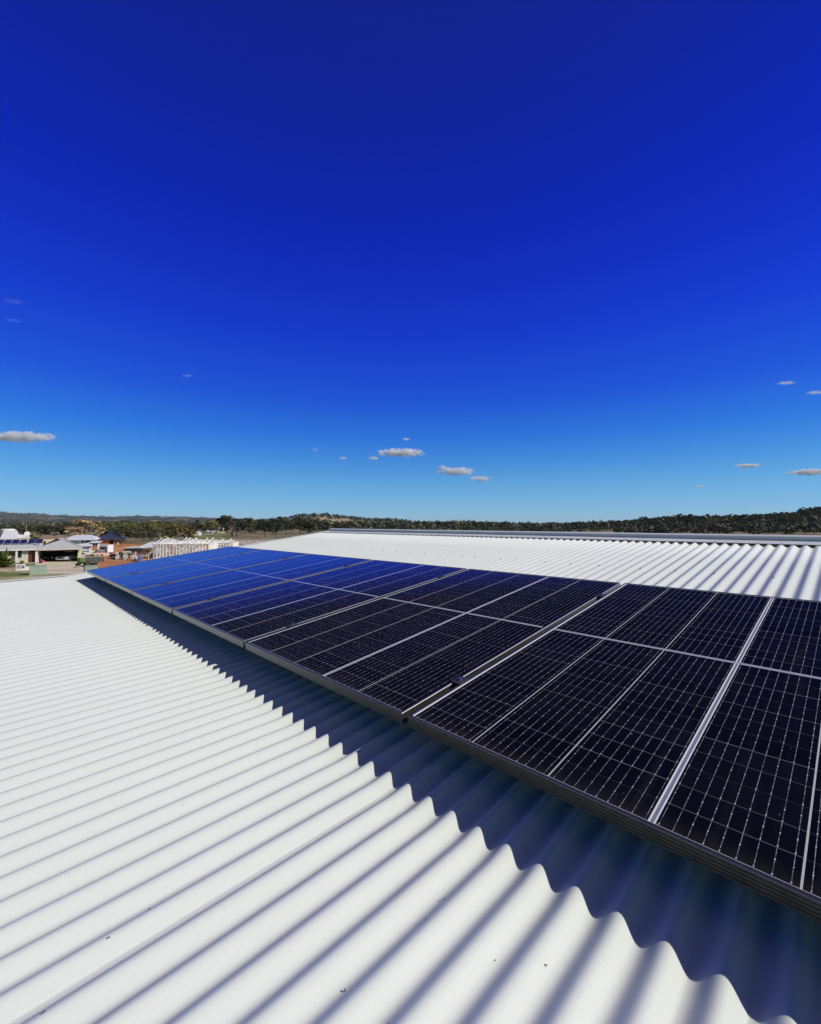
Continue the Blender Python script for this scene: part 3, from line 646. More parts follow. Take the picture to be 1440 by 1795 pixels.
def kiosk(px0, px1, dep, top, label):
    s = Site((px0 + px1) / 2, dep); t = s.thing('service_kiosk', label, 'cabinet', 'pale green service cabinets on the verge'); x = s.x; z = s.z(top)
    m = MB(); m.box(x(px0), 0, .08, x(px1), 1.1, z - .05); o = m.build('cabinet', M['kiosk'], t); b = o.modifiers.new('b', 'BEVEL'); b.width = .03; b.segments = 2
    m = MB(); m.box(x(px0) - .04, -.04, z - .05, x(px1) + .04, 1.14, z); m.build('lid', M['kiosk'], t)
    m = MB(); m.box(x(px0) - .1, -.15, 0, x(px1) + .1, 1.25, .08); m.build('plinth', M['concrete'], t)
    m = MB(); xm = (x(px0) + x(px1)) / 2; m.box(xm - .008, -.012, .12, xm + .008, -.002, z - .08); m.build('door_seam', M['slate'], t)
kiosk(54.5, 83.5, 62.5, 991.5, 'large pale green service cabinet in front of the driveway')
kiosk(151, 172, 64, 991.5, 'smaller pale green cabinet right of the driveway near the array corner')
def post(name, label, px, dep, top, r, mat, cat='post'):
    z = zat(px, top, dep) - GZ; t = thing(name, label, cat, spot(px, dep, GZ), (0, 0, YAW))
    m = MB(); m.box(-r, -r, 0, r, r, z - .04); m.build('shaft', mat, t); m = MB(); m.box(-r * 1.25, -r * 1.25, z - .04, r * 1.25, r * 1.25, z); m.build('cap', mat, t)
post('verge_post', 'thin dark post between driveway and the smaller green cabinet', 149.8, 62, 990.5, .05, M['slate'])

def house_white():
    s = Site(150, 104); t = s.thing('white_house', 'white rendered house with white roof and balcony beside the carport', 'house'); x = s.x
    zE = s.z(946.5, 112)
    m = MB(); m.box(x(108, 112), 8, 0, x(166, 112), 20, zE); m.box(x(140), 0, 0, x(160), 8, s.z(957.5)); m.box(x(160.3), 1.5, 0, x(172), 8, s.z(952)); m.build('wall', M['whitew'], t)
    r = MB(); hip(r, x(106, 111), x(170, 111), 7.2, 21, zE, s.z(937.5, 118), 2.2, 1.6); r.build('roof', M['whiteroof'], t)
    r = MB(); hip(r, x(136), x(163), -.6, 8.6, s.z(957.5) + .01, s.z(950), 2.6, .3); r.build('garage_roof', M['whiteroof'], t)
    r = MB(); r.box(x(160), .9, s.z(952) + .01, x(176), 8.4, s.z(950.5)); r.build('balcony_roof', M['whitep'], t)
    for a, b, c, d in ((124.5, 127.5, 951.5, 947.5), (144, 148, 951.5, 947), (150, 160, 951, 947.5)):
        w = MB(); w.box(x(a, 112), 7.93, s.z(c, 112), x(b, 112), 7.99, s.z(d, 112)); w.build('window', M['win'], t)
    w = MB(); w.box(x(143.5), -.06, s.z(967), x(157.5), -.005, s.z(958.5)); f = w.build('big_window', plain('sky_pane', (.55, .6, .68), .3), t)
    w = MB(); w.box(x(155.6), -.10, s.z(967), x(156.4), -.062, s.z(958.5)); w.box(x(143.5), -.10, s.z(966.6), x(157.5), -.062, s.z(966)); w.build('mullion', M['slate'], f)
    for a, b in ((163, 166), (167.5, 170.5)):
        w = MB(); w.box(x(a), 1.42, s.z(950.5) - 1.9 + .8, x(b), 1.49, s.z(953.2)); w.build('window', M['win'], t)
    w = MB(); w.box(x(162), 1.38, s.z(965), x(171), 1.485, s.z(959)); w.build('brick_panel', M['orange'], t)
    d = MB(); d.box(x(144), -.07, .05, x(149.5), -.01, s.z(969)); d.build('door', M['dark'], t)
house_white()
def house_navy():
    s = Site(188, 152); t = s.thing('brick_house', 'orange brick house under a dark slate blue hip roof', 'house'); x = s.x; zE = s.z(946.2)
    m = MB(); m.box(x(173), 0, 0, x(213), 14, zE); m.build('wall', M['orange'], t)
    r = MB(); hip(r, x(157), x(219), -1, 17, zE, s.z(931, 160), 6.4, 6.2); r.build('roof', M['navy'], t)
    for a, b in ((193, 200),): w = MB(); w.box(x(a), -.08, .2, x(b), -.01, s.z(946.8)); w.build('door', M['dark'], t)
    w = MB(); w.box(x(207), -.3, 0, x(209), -.02, zE - .02); w.build('post', M['whitep'], t)
    w = MB(); w.box(x(173.6), -.08, .9, x(176.5), -.01, 2.1); w.build('window', M['win'], t)
house_navy()
def gable_house(px0, px1, dep, base, eave, ridge, depth, rm, wm, label, name='far_house', cat='house', win=2, group=None, door=True):
    px = (px0 + px1) / 2; gz = zat(px, base, dep); s = Site(px, dep, gz); t = s.thing(name, label, cat, group)
    zE = s.z(eave); zR = s.z(ridge); a, b = s.x(px0), s.x(px1)
    m = MB(); m.box(a, 0, -1.5, b, depth, zE); m.build('wall', wm, t)
    e = (b - a) * .05; r = MB(); hip(r, a - e, b + e, -e, depth + e, zE, zR, (b - a) * .14, (b - a) * .14); r.build('roof', rm, t)
    for i in range(win):
        c = a + (b - a) * (i + .6) / (win + .4); ww = (b - a) * .10; w = MB(); w.box(c - ww, -.10, zE * .35, c + ww, -.01, zE * .8); w.build('window', M['win'], t)
    return t
gable_house(2, 30, 108, 975, 944.5, 930, 12, M['whiteroof'], M['whitew'], 'white steep-roofed building behind the cream house roof, next to the tank')
def tank(px0, px1, dep, y0, y1, label):
    t = thing('water_tank', label, 'tank', spot((px0 + px1) / 2, dep, GZ), (0, 0, YAW)); r = (px1 - px0) / 2 / FOC * dep; z1 = zat(0, y0, dep) - GZ
    m = MB(); m.tube((0, 0, 0), (0, 0, z1 - .3), r, n=28); m.build('tank_wall', M['tank'], t); m = MB(); m.tube((0, 0, z1 - .3), (0, 0, z1), r * .98, r * .80, 28); m.build('tank_top', M['tank'], t)
tank(4.5, 25, 122, 927, 937, 'tall white round tank rising behind the cream house')
def arch_shed():
    dep = 112; t = thing('arched_shed', 'low arched white shed roof behind the cream house', 'shed', spot(38, dep, GZ), (0, 0, YAW + .72)); w = 24 / FOC * dep / 2; zt = zat(38, 938, dep) - GZ; ze = zat(38, 943, dep) - GZ
    pr = [(w * math.cos(a), ze + (zt - ze) * math.sin(a)) for a in np.linspace(0, math.pi, 13)]
    m = MB(); m.prism(pr, 0, 8); m.build('roof', M['whiteroof'], t); m = MB(); m.box(-w * .95, .2, 0, w * .95, 7.8, ze - .01); m.build('wall', M['cream'], t)
arch_shed()
def dish():
    dep = 96; z = zat(51, 936.5, dep) - GZ; t = thing('roof_vent', 'small white dish on a short mast above the cream house ridge', 'dish', spot(50.5, dep, GZ), (0, 0, YAW))
    m = MB(); m.tube((-.3, 0, 0), (-.3, 0, z - .2), .05); m.build('mast', M['steel'], t); m = MB(); m.tube((-.2, 0, z), (.0, -.3, z + .12), .15, .52, 16); m.build('dish', M['whitep'], t)
dish()
gable_house(71, 91, 130, 965, 944.5, 938, 9, M['tile'], M['cream'], 'brown tiled roof between the dish and the dark trees', win=1)
gable_house(94, 108, 138, 962, 944.5, 938.8, 9, M['tile'], M['cream'], 'smaller brown tiled roof just left of the white house', win=1)
def pole():
    dep = 150; px = 46.8; z = zat(px, 912, dep) - GZ; t = thing('power_pole', 'dark timber power pole with crossarm beyond the cream house', 'power pole', spot(px, dep, GZ), (0, 0, YAW))
    m = MB(); m.tube((0, 0, 0), (0, 0, z), .20, .13, 10); m.build('pole', M['bark'], t); m = MB(); m.box(-1.1, -.12, z - .55, 1.1, .0 - .145, z - .40); m.build('crossarm', M['bark'], t)
    for k in (-1, 0, 1): m = MB(); m.tube((k, -.13, z - .40), (k, -.13, z - .2), .06, .04); m.build('insulator', M['whitep'], t)
pole()
# building site right of the white house
def site_house():
    s = Site(178, 100); t = s.thing('unfinished_house', 'half-built orange brick house with white posts and no roof', 'house'); x = s.x
    m = MB(); m.box(x(162), 0, 0, x(165), 5, s.z(971)); m.box(x(165), 0, 0, x(184), .25, s.z(973.5)); m.box(x(188), 0, 0, x(190.5), .25, s.z(973)); m.box(x(165), 4.8, 0, x(190), 5.0, s.z(970)); m.build('wall', M['orange'], t)
    for px in (170, 176, 184.5, 187, 190.5, 192): p = MB(); p.box(x(px) - .12, -.5, 0, x(px) + .12, -.28, s.z(970.5)); p.build('post', M['whitep'], t)
    b = MB(); b.box(x(161.5), -.55, s.z(970.5) + .005, x(193), -.25, s.z(969)); b.build('beam', M['whitep'], t)
    for a, b_ in ((185.2, 187.8),): w = MB(); w.box(x(a), .27, .3, x(b_), .32, 2.0); w.build('window', M['win'], t)
site_house()
vehicle('white_van', 'white van parked above the half-built brick house', 'van', 178, 106, 0., M['whitep'], 2.4, 2.0, 2.2, van=True)
def fence_panel(px0, px1, dep, top, label, name='sheet_fence', mat=None, n=4, group=None):
    s = Site((px0 + px1) / 2, dep); t = s.thing(name, label, 'fence', group); a, b = s.x(px0), s.x(px1); z = s.z(top)
    m = MB(); m.box(a, 0, .02, b, .04, z); m.build('fence_sheet', mat or M['fence'], t)
    for k in range(n + 1): p = MB(); xx = a + (b - a) * k / n; p.box(xx - .04, -.06, 0, xx + .04, -.003, z + .04); p.build('post', M['slate'], t)
fence_panel(151.5, 184, 84, 977, 'dark grey-green sheet fence below the half-built house')
def shed():
    s = Site(245, 97); t = s.thing('pale_shed', 'pale shed with white gable roof and a long dark awning', 'shed'); x = s.x
    m = MB(); m.box(x(243), 0, 0, x(270), 8, s.z(961)); m.build('wall', M['board'], t)
    r = MB(); a, b, zE, zR = x(240), x(272), s.z(960.5), s.z(950, 101)
    r.add([(a, -1, zE), (b, -1, zE), (b + .2, 4, zR), (a + 2.0, 4, zR), (a, 9, zE), (b, 9, zE)], [(0, 1, 2, 3), (3, 2, 5, 4), (0, 3, 4), (1, 5, 2), (0, 4, 5, 1)]); r.build('roof', M['whiteroof'], t)
    m = MB(); m.box(x(221), -1.4, s.z(968), x(249), 2.5, s.z(961.5)); m.build('awning', plain('black_awning', (.035, .033, .032)), t)
    m = MB(); m.box(x(224), -1.0, s.z(960.5), x(250), 3.5, s.z(959)); m.build('awning_roof', M['whiteroof'], t)
    for px in (222, 234, 242): p = MB(); p.box(x(px) - .07, -1.65, 0, x(px) + .07, -1.45, s.z(966)); p.build('post', M['whitep'], t)
    d = MB(); d.box(x(269.5), -2.5, 0, x(284), -.5, s.z(970)); d.build('dark_door_bay', plain('brown_black', (.05, .04, .035)), t)
shed()
vehicle('site_car', 'dark car parked on the orange earth', 'car', 196, 92, 0.2, M['black'], 1.9 * 2, 1.7, 1.4)
def stack(px0, px1, dep, base_n, label, mat, seed, cat='building materials', name='material_stack'):
    s = Site((px0 + px1) / 2, dep); t = s.thing(name, label, cat); rr = random.Random(seed); a, b = s.x(px0), s.x(px1); z = 0
    for k in range(base_n):
        h = rr.uniform(.16, .32); m = MB(); e0, e1 = rr.uniform(0, .5), rr.uniform(0, .6); m.box(a + e0, rr.uniform(0, .3), z, b - e1, 1.5 + rr.uniform(0, .4), z + h); m.build('board_pack', mat, t); z += h + .07
        for q in (.2, .8): m = MB(); xx = a + (b - a) * q; m.box(xx - .05, .2, z - .07, xx + .05, 1.4, z); m.build('spacer', M['timber'], t)
    return t
stack(215, 229, 88, 6, 'stack of white wall boards on the orange earth', M['board'], 1)
stack(229, 241, 87, 3, 'low stack of white boards beside the blue bundle', M['whitew'], 2)
stack(240.5, 252, 86, 4, 'blue wrapped bundle beside the white boards', M['bluetarp'], 3)
stack(203, 213, 90, 5, 'small pile of white bags and boards right of the dark car', M['whitew'], 7)

# steel framed house under construction
def framed(px0, px1, dep, depth, ztop, zapex, label, seed, ntr, wallh):
    s = Site((px0 + px1) / 2, dep); t = s.thing('framed_house', label, 'building frame'); rr = random.Random(seed); a, b = s.x(px0), s.x(px1)
    zt, za = s.z(ztop), s.z(zapex)
    def wall(p0, p1, z0, z1, nm='wall_frame'):
        m = MB(); p0, p1 = Vector(p0), Vector(p1); L = (p1 - p0).length; n = max(3, int(L / .6))
        m.bar(p0 + Vector((0, 0, z0)), p1 + Vector((0, 0, z0)), .13); m.bar(p0 + Vector((0, 0, z1)), p1 + Vector((0, 0, z1)), .10); m.bar(p0 + Vector((0, 0, (z0 + z1) / 2)), p1 + Vector((0, 0, (z0 + z1) / 2)), .07)
        for k in range(n + 1): q = p0.lerp(p1, k / n); m.bar(q + Vector((0, 0, z0)), q + Vector((0, 0, z1)), .12)
        for k in range(0, n, 3):
            q0 = p0.lerp(p1, k / n); q1 = p0.lerp(p1, min(1, (k + 3) / n)); u, v = (z0, z1) if rr.random() < .5 else (z1, z0); m.bar(q0 + Vector((0, 0, u)), q1 + Vector((0, 0, v)), .06)
        m.build(nm, M['steel'], t)
    z0 = .15
    for y in (0, depth * .33, depth * .66, depth): wall((a, y, 0), (b, y, 0), z0, wallh)
    for x in (a, a + (b - a) * .35, a + (b - a) * .7, b): wall((x, 0, 0), (x, depth, 0), z0, wallh)
    for k in range(ntr):       # roof trusses across the depth, webbed
        xx = a + (b - a) * (k + .5) / ntr; m = MB(); m.bar((xx, -.5, wallh + .1), (xx, depth + .5, wallh + .1), .11); ap = za - rr.uniform(-.35, .8); tilt = rr.uniform(-.25, .25)
        m.bar((xx, -.5, wallh + .1), (xx + tilt, depth / 2, ap), .12); m.bar((xx, depth + .5, wallh + .1), (xx + tilt, depth / 2, ap), .12); N = 8; prev = None
        for j in range(N + 1):
            y = -.5 + (depth + 1) * j / N; f = 1 - abs(j / N - .5) * 2; top = (xx + tilt * f, y, wallh + .1 + (ap - wallh - .1) * f); bot = (xx, y, wallh + .1)
            if 0 < j < N: m.bar(bot, top, .08)
            if prev and j > 0: m.bar(prev, top if j % 2 else bot, .08)
            prev = bot if j % 2 else top
        m.build('roof_truss', M['steel'], t)
    for k in range(ntr // 2):   # gable trusses seen face on, along the front
        xx = a + (b - a) * (k + .15) / (ntr // 2); w = (b - a) / (ntr // 2) * 1.5; m = MB(); yy = rr.uniform(-.3, depth * .5); ap = za + rr.uniform(-.9, .45)
        m.bar((xx, yy, wallh + .2), (xx + w, yy, wallh + .2), .075); m.bar((xx, yy, wallh + .2), (xx + w / 2, yy, ap), .12); m.bar((xx + w, yy, wallh + .2), (xx + w / 2, yy, ap), .12)
        for j in (1, 2, 3, 4, 5): f = 1 - abs(j / 3 - 1); m.bar((xx + w * j / 6, yy, wallh + .2), (xx + w * (j + (.5 if j < 3 else -.5)) / 6, yy, wallh + .2 + (ap - wallh - .2) * min(1, f + .15)), .05)
        m.build('hip_truss', M['steel'], t)
    sl = MB(); sl.box(a - .3, -.3, 0, b + .3, depth + .3, .145); sl.build('slab', M['concrete'], t)
framed(270, 366, 92, 9, 961, 946.5, 'large white steel house frame with crowded roof trusses, behind the far panels', 5, 20, 3.0)
framed(366, 408, 104, 7, 959, 947.5, 'smaller white steel frame with open studs right of the large one', 9, 8, 2.7)
def rail_fence(px0, px1, dep, top, label, n):
    s = Site((px0 + px1) / 2, dep); t = s.thing('white_fence', label, 'fence'); a, b = s.x(px0), s.x(px1); z = s.z(top)
    m = MB(); m.box(a, 0, z - .25, b, .05, z); m.build('top_rail', M['whitep'], t); m = MB(); m.box(a, 0, z * .45, b, .05, z * .45 + .12); m.build('low_rail', M['whitep'], t)
    for k in range(n): p = MB(); xx = a + (b - a) * k / (n - 1); p.box(xx - .09, -.12, 0, xx + .09, -.004, z + .25 * (k % 3 == 0)); p.build('post', M['whitep'], t)
rail_fence(398, 462, 118, 948.5, 'long white fence rail between the steel frames and the gum trees', 16)

# far houses and sheds
for a in [(341.5, 349.5, 262, 937, 934, 931.5, 5, 'whiteroof', 'whitew', 'tiny white shed on the left end of the green paddock', 1),
          (362, 374, 300, 935.5, 932, 929.5, 7, 'whiteroof', 'cream', 'small cream farm shed on the right of the green paddock', 2),
          (382, 390, 330, 931, 927, 924, 7, 'whiteroof', 'cream', 'pale farmhouse among gum trees above the paddock', 1),
          (422, 434, 1350, 916.5, 914.2, 911.5, 16, 'whiteroof', 'whitew', 'white roofed house on the wooded ridge left of the hill', 1),
          (494, 503, 1250, 918, 915.5, 913.3, 14, 'whiteroof', 'whitew', 'tiny white house halfway up the central hill', 1),
          (1210, 1222, 560, 917.5, 915.7, 913.6, 9, 'whiteroof', 'whitew', 'small white roofed house high in the trees on the right hill', 1),
          (1226, 1246, 330, 940, 936.6, 934.3, 9, 'whiteroof', 'whitew', 'long low white shed roof just above the ridge on the right', 0),
          (1094, 1107, 420, 936, 933, 931, 8, 'whiteroof', 'cream', 'small pale shed above the ridge at the foot of the right hill', 1),
          (1364, 1384, 340, 936, 932, 928, 9, 'greyroof', 'cream', 'verandah house low on the right hill', 3),
          (1404, 1414, 470, 929.5, 927.5, 924.6, 9, 'whiteroof', 'whitew', 'little white house among trees near the right edge', 1),
          (1428, 1438, 480, 933, 931, 929, 9, 'tile', 'cream', 'brown roofed house at the right edge of the picture', 1),
          (902, 914, 520, 933.5, 931.4, 929.6, 9, 'whiteroof', 'whitew', 'small white shed beyond the ridge in the middle of the picture', 1),
          (1340, 1352, 600, 916, 913, 911, 9, 'greyroof', 'whitew', 'pale house near the top of the right hill', 1)]:
    gable_house(a[0], a[1], a[2], a[3], a[4], a[5], a[6], M[a[7]], M[a[8]], a[9], win=a[10])

# ------------------------------------------------------------------ trees
def leafmat(name, dark, mid, light):
    t = NT(name); at = t.n('ShaderNodeAttribute', attribute_name='tint'); oi = t.n('ShaderNodeObjectInfo')
    f = t.math('ADD', at.outputs['Fac'], t.math('MULTIPLY', t.math('SUBTRACT', oi.outputs['Random'], .5), .25))
    t.lk(t.ramp(f, [(.1, dark), (.5, mid), (.92, light)]), t.b.inputs['Base Color']); t.b.inputs['Roughness'].default_value = .7; t.b.inputs['Specular IOR Level'].default_value = .2
    return t.m
LV = {'gum': leafmat('gum_leaves', (.038, .048, .024), (.090, .10, .052), (.19, .19, .11)),
      'olive': leafmat('olive_leaves', (.06, .065, .02), (.155, .15, .05), (.29, .26, .10)),
      'dark': leafmat('dark_leaves', (.022, .032, .016), (.052, .062, .033), (.12, .125, .065)),
      'gold': leafmat('golden_dry_leaves', (.32, .21, .10), (.56, .40, .22), (.78, .64, .42)),
      'amber': leafmat('amber_leaves', (.10, .075, .016), (.22, .155, .04), (.36, .26, .09)),
      'pale': leafmat('pale_green_leaves', (.20, .22, .09), (.32, .34, .15), (.44, .44, .22)),
      'lime': leafmat('bright_leaves', (.05, .09, .02), (.13, .19, .04), (.27, .31, .10)),
      'palm': leafmat('dead_frond', (.16, .10, .04), (.32, .21, .10), (.5, .38, .2))}
def crown_arrays(rg, H, Wd, n_cl, n_leaf, leaf, z0f=.30, dense=1.0):
    # leaf-clump triangles gathered in clusters inside an uneven crown
    cz = rg.uniform(z0f + .08, .93, n_cl); ang = rg.uniform(0, 6.28, n_cl)
    prof = np.sqrt(np.clip(1 - ((cz - (z0f + .35)) / (.62)) ** 2, .05, 1)); rad = np.sqrt(rg.uniform(.05, 1, n_cl)) * prof * Wd / 2 * .78
    C = np.stack([rad * np.cos(ang), rad * np.sin(ang), cz * H], 1); cr = rg.uniform(.13, .25, n_cl) * Wd * .62 * dense
    k = rg.integers(0, n_cl, n_leaf); d = rg.normal(size=(n_leaf, 3)); d /= np.linalg.norm(d, axis=1)[:, None]; d[:, 2] = np.where(d[:, 2] < -.3, -d[:, 2] * .5, d[:, 2])
    P = C[k] + d * (cr[k] * rg.uniform(.45, 1.05, n_leaf) ** .6)[:, None] * np.array([1, 1, .72])
    a = rg.normal(size=(n_leaf, 3)); a /= np.linalg.norm(a, axis=1)[:, None]; b = np.cross(a, rg.normal(size=(n_leaf, 3))); b /= np.linalg.norm(b, axis=1)[:, None]
    s = leaf * rg.uniform(.6, 1.4, n_leaf)[:, None]
    V = np.stack([P + a * s, P - a * s * .5 + b * s * .8, P - a * s * .6 - b * s * .7], 1).reshape(-1, 3)
    tint = np.clip(rg.uniform(.2, .8, n_cl)[k] + rg.normal(0, .14, n_leaf), 0, 1)
    return V, np.arange(len(V)).reshape(-1, 3), tint, C
def trunk_mesh(rg, H, C, r, mat, name='trunk'):
    m = MB(); fork = H * .34; top = Vector((rg.uniform(-.03, .03) * H, rg.uniform(-.03, .03) * H, fork)); m.tube((0, 0, -.6), top, r, r * .72, 8)
    for j in range(min(6, len(C))):
        c = Vector(C[j]); mid = top.lerp(c, .5) + Vector((0, 0, -.04 * H)); m.tube(top - Vector((0, 0, .1)), mid, r * .5, r * .3, 6); m.tube(mid, c, r * .3, r * .1, 5)
    return m.mesh(name, mat)
rg = np.random.default_rng(7)
def tree_proto(kind, H=10., Wd=9., n_cl=18, n_leaf=900, leaf=.42, z0f=.28, r=.22, bark='bark', dense=1.):
    V, Fq, tint, C = crown_arrays(rg, H, Wd, n_cl, n_leaf, leaf, z0f, dense)
    return npmesh('crown', V, Fq, [LV[kind]], col=tint), trunk_mesh(rg, H, C, r, M[bark])
TP = {k: [tree_proto(k, n_leaf=1100) for _ in range(4)] for k in ('gum', 'olive', 'dark')}
TP['amber'] = [tree_proto('amber', Wd=8, n_leaf=1300) for _ in range(2)]
def plant(kind, px, dep, h, w, label, group=None, name='gum_tree', base=None, prim=None):
    cm, tm = prim or TP[kind][int(rg.integers(0, len(TP[kind])))]
    z = ground_z(px, dep) if base is None else base
    t = thing(name, label, 'tree', spot(px, dep, z), (0, 0, float(rg.uniform(0, 6.28))), group); t.scale = (w / 9, w / 9, h / 10)
    obj('crown', cm, t); obj('trunk', tm, t); return t
def belt(n, pxr, dr, hr, kinds, label, group, wr=(.8, 1.15)):
    for i in range(n):
        px = pxr[0] + (pxr[1] - pxr[0]) * (i + rg.uniform(-.3, 1.3)) / n; dep = rg.uniform(*dr); h = rg.uniform(*hr)
        plant(kinds[int(rg.integers(0, len(kinds)))], px, dep, h, h * rg.uniform(*wr), label, group)
belt(26, (-60, 112), (165, 260), (5.0, 7.5), ['gum', 'dark', 'olive'], 'dark green tree in the belt behind the cream house', 'trees behind the cream house')
belt(32, (176, 305), (185, 300), (6.0, 9.5), ['olive', 'olive', 'gum'], 'olive green tree in the belt right of the golden tree', 'olive trees right of the golden tree')
belt(14, (205, 300), (150, 185), (4.2, 6.0), ['dark', 'gum'], 'low dark tree in front of the olive belt', 'low dark trees before the olive belt')
belt(50, (388, 560), (205, 400), (7.5, 12.0), ['gum', 'gum', 'dark'], 'grey-green gum tree left of the white roof gable', 'gum trees left of the roof gable')
belt(22, (345, 470), (330, 520), (9, 12), ['gum', 'olive'], 'distant gum tree beyond the green paddock', 'gum trees beyond the paddock')
belt(34, (560, 760), (420, 800), (7.5, 10.5), ['gum', 'dark'], 'gum tree on the foot of the central hill', 'gum trees at the foot of the central hill')
belt(26, (740, 1090), (480, 900), (6, 8.5), ['gum', 'olive', 'dark'], 'far gum tree beyond the middle of the ridge', 'gum trees beyond the middle of the ridge')
belt(78, (1085, 1500), (300, 640), (8.5, 12.5), ['dark', 'gum', 'olive'], 'dark gum tree on the right hillside', 'gum trees on the right hillside', (.75, 1.05))
gold = tree_proto('gold', n_cl=34, n_leaf=3400, leaf=.30, z0f=.1, r=.3, bark='palebark')
plant('gold', 152, 168, (941 - 907.5) / FOC * 168 * 1.22, 13.2, 'big golden dry tree above the white house, tallest on the left', name='golden_tree', prim=gold, base=GZ)
for px, dep, h, w in ((122, 176, 7.0, 7.5), (113, 182, 5.6, 5)):
    pass
plant('dark', 122, 178, 8.0, 7.6, 'dark green bushy tree hugging the left of the golden tree', name='bushy_tree', base=GZ)
plant('lime', 64, 150, 4.6, 5.5, 'bright green tree right of the power pole', name='bushy_tree', prim=tree_proto('lime', n_leaf=1300, z0f=.1))
for px, h, lab in ((310, 7.6, 'left'), (324, 6.8, 'middle'), (337, 5.8, 'right')):
    plant('amber', px, 160, h, h * .95, 'amber green tree behind the steel frame, %s of three' % lab, 'amber trees behind the steel frame', name='amber_tree')
plant('pale', 286, 120, 4.0, 4.3, 'rounded pale green tree directly behind the steel trusses', name='round_tree', prim=tree_proto('pale', n_cl=26, n_leaf=3200, leaf=.34, z0f=.05, dense=1.2), base=GZ)
plant('gum', 214, 140, 2.2, 3.6, 'low dark bush on the orange slope below the slate roof', name='bush', base=GZ)
def frond_plant(px, dep, h, label, kind, name, nfr, droop, trunk=.0, wide=1.):
    t = thing(name, label, 'palm' if trunk else 'plant', spot(px, dep, GZ), (0, 0, YAW)); r2 = random.Random(px)
    if trunk: m = MB(); m.tube((0, 0, 0), (.05, 0, trunk), .16, .12, 10); m.build('trunk', M['palebark'], t)
    V = []; F_ = []; T_ = []
    for i in range(nfr):
        a = r2.uniform(0, 6.28); el_ = r2.uniform(.2, 1.4); L = (h - trunk) * r2.uniform(.8, 1.2) * wide; p = Vector((0, 0, trunk + .02)); d = Vector((math.cos(a) * math.cos(el_), math.sin(a) * math.cos(el_), math.sin(el_))); w = .09 * L; side = d.cross(Vector((0, 0, 1))).normalized()
        st = 6; base = len(V)
        for k in range(st + 1):
            f = k / st; ww = w * (math.sin(math.pi * min(1, f * .9 + .12))); V += [tuple(p + side * ww), tuple(p - side * ww)]; p = p + d * (L / st); d = (d + Vector((0, 0, -droop * f))).normalized()
        for k in range(st): F_.append((base + 2 * k, base + 2 * k + 1, base + 2 * k + 3, base + 2 * k + 2)); T_.append(r2.random())
    obj('fronds', npmesh('fronds', np.array(V), np.array(F_), [LV[kind]], col=np.array(T_)), t)
frond_plant(7, 73, 2.9, 'bright green strappy shrub at the left edge before the cream house', 'lime', 'yucca_shrub', 70, .25, wide=1.0)
frond_plant(-9, 74, 2.4, 'strappy shrub cut by the left edge of the photo', 'lime', 'yucca_shrub', 50, .25)
frond_plant(41, 79.5, .8, 'small dark pot plant under the front window', 'lime', 'pot_plant', 24, .2)
frond_plant(261, 84, 2.9, 'brown dead palm in front of the pale shed', 'palm', 'dead_palm', 46, .55, trunk=1.7, wide=1.1)
def shrub(px, dep, h, w, label, kind='dark'):
    V, Fq, tint, C = crown_arrays(rg, h, w, 9, 420, .13, .0); t = thing('low_shrub', label, 'shrub', spot(px, dep, GZ), (0, 0, 0)); obj('foliage', npmesh('foliage', V, Fq, [LV[kind]], col=tint), t)
shrub(153, 74, .9, 3.2, 'low dark green shrub at the driveway edge before the sheet fence'); shrub(160, 76, .8, 2.4, 'smaller dark shrub right beside the driveway shrub')

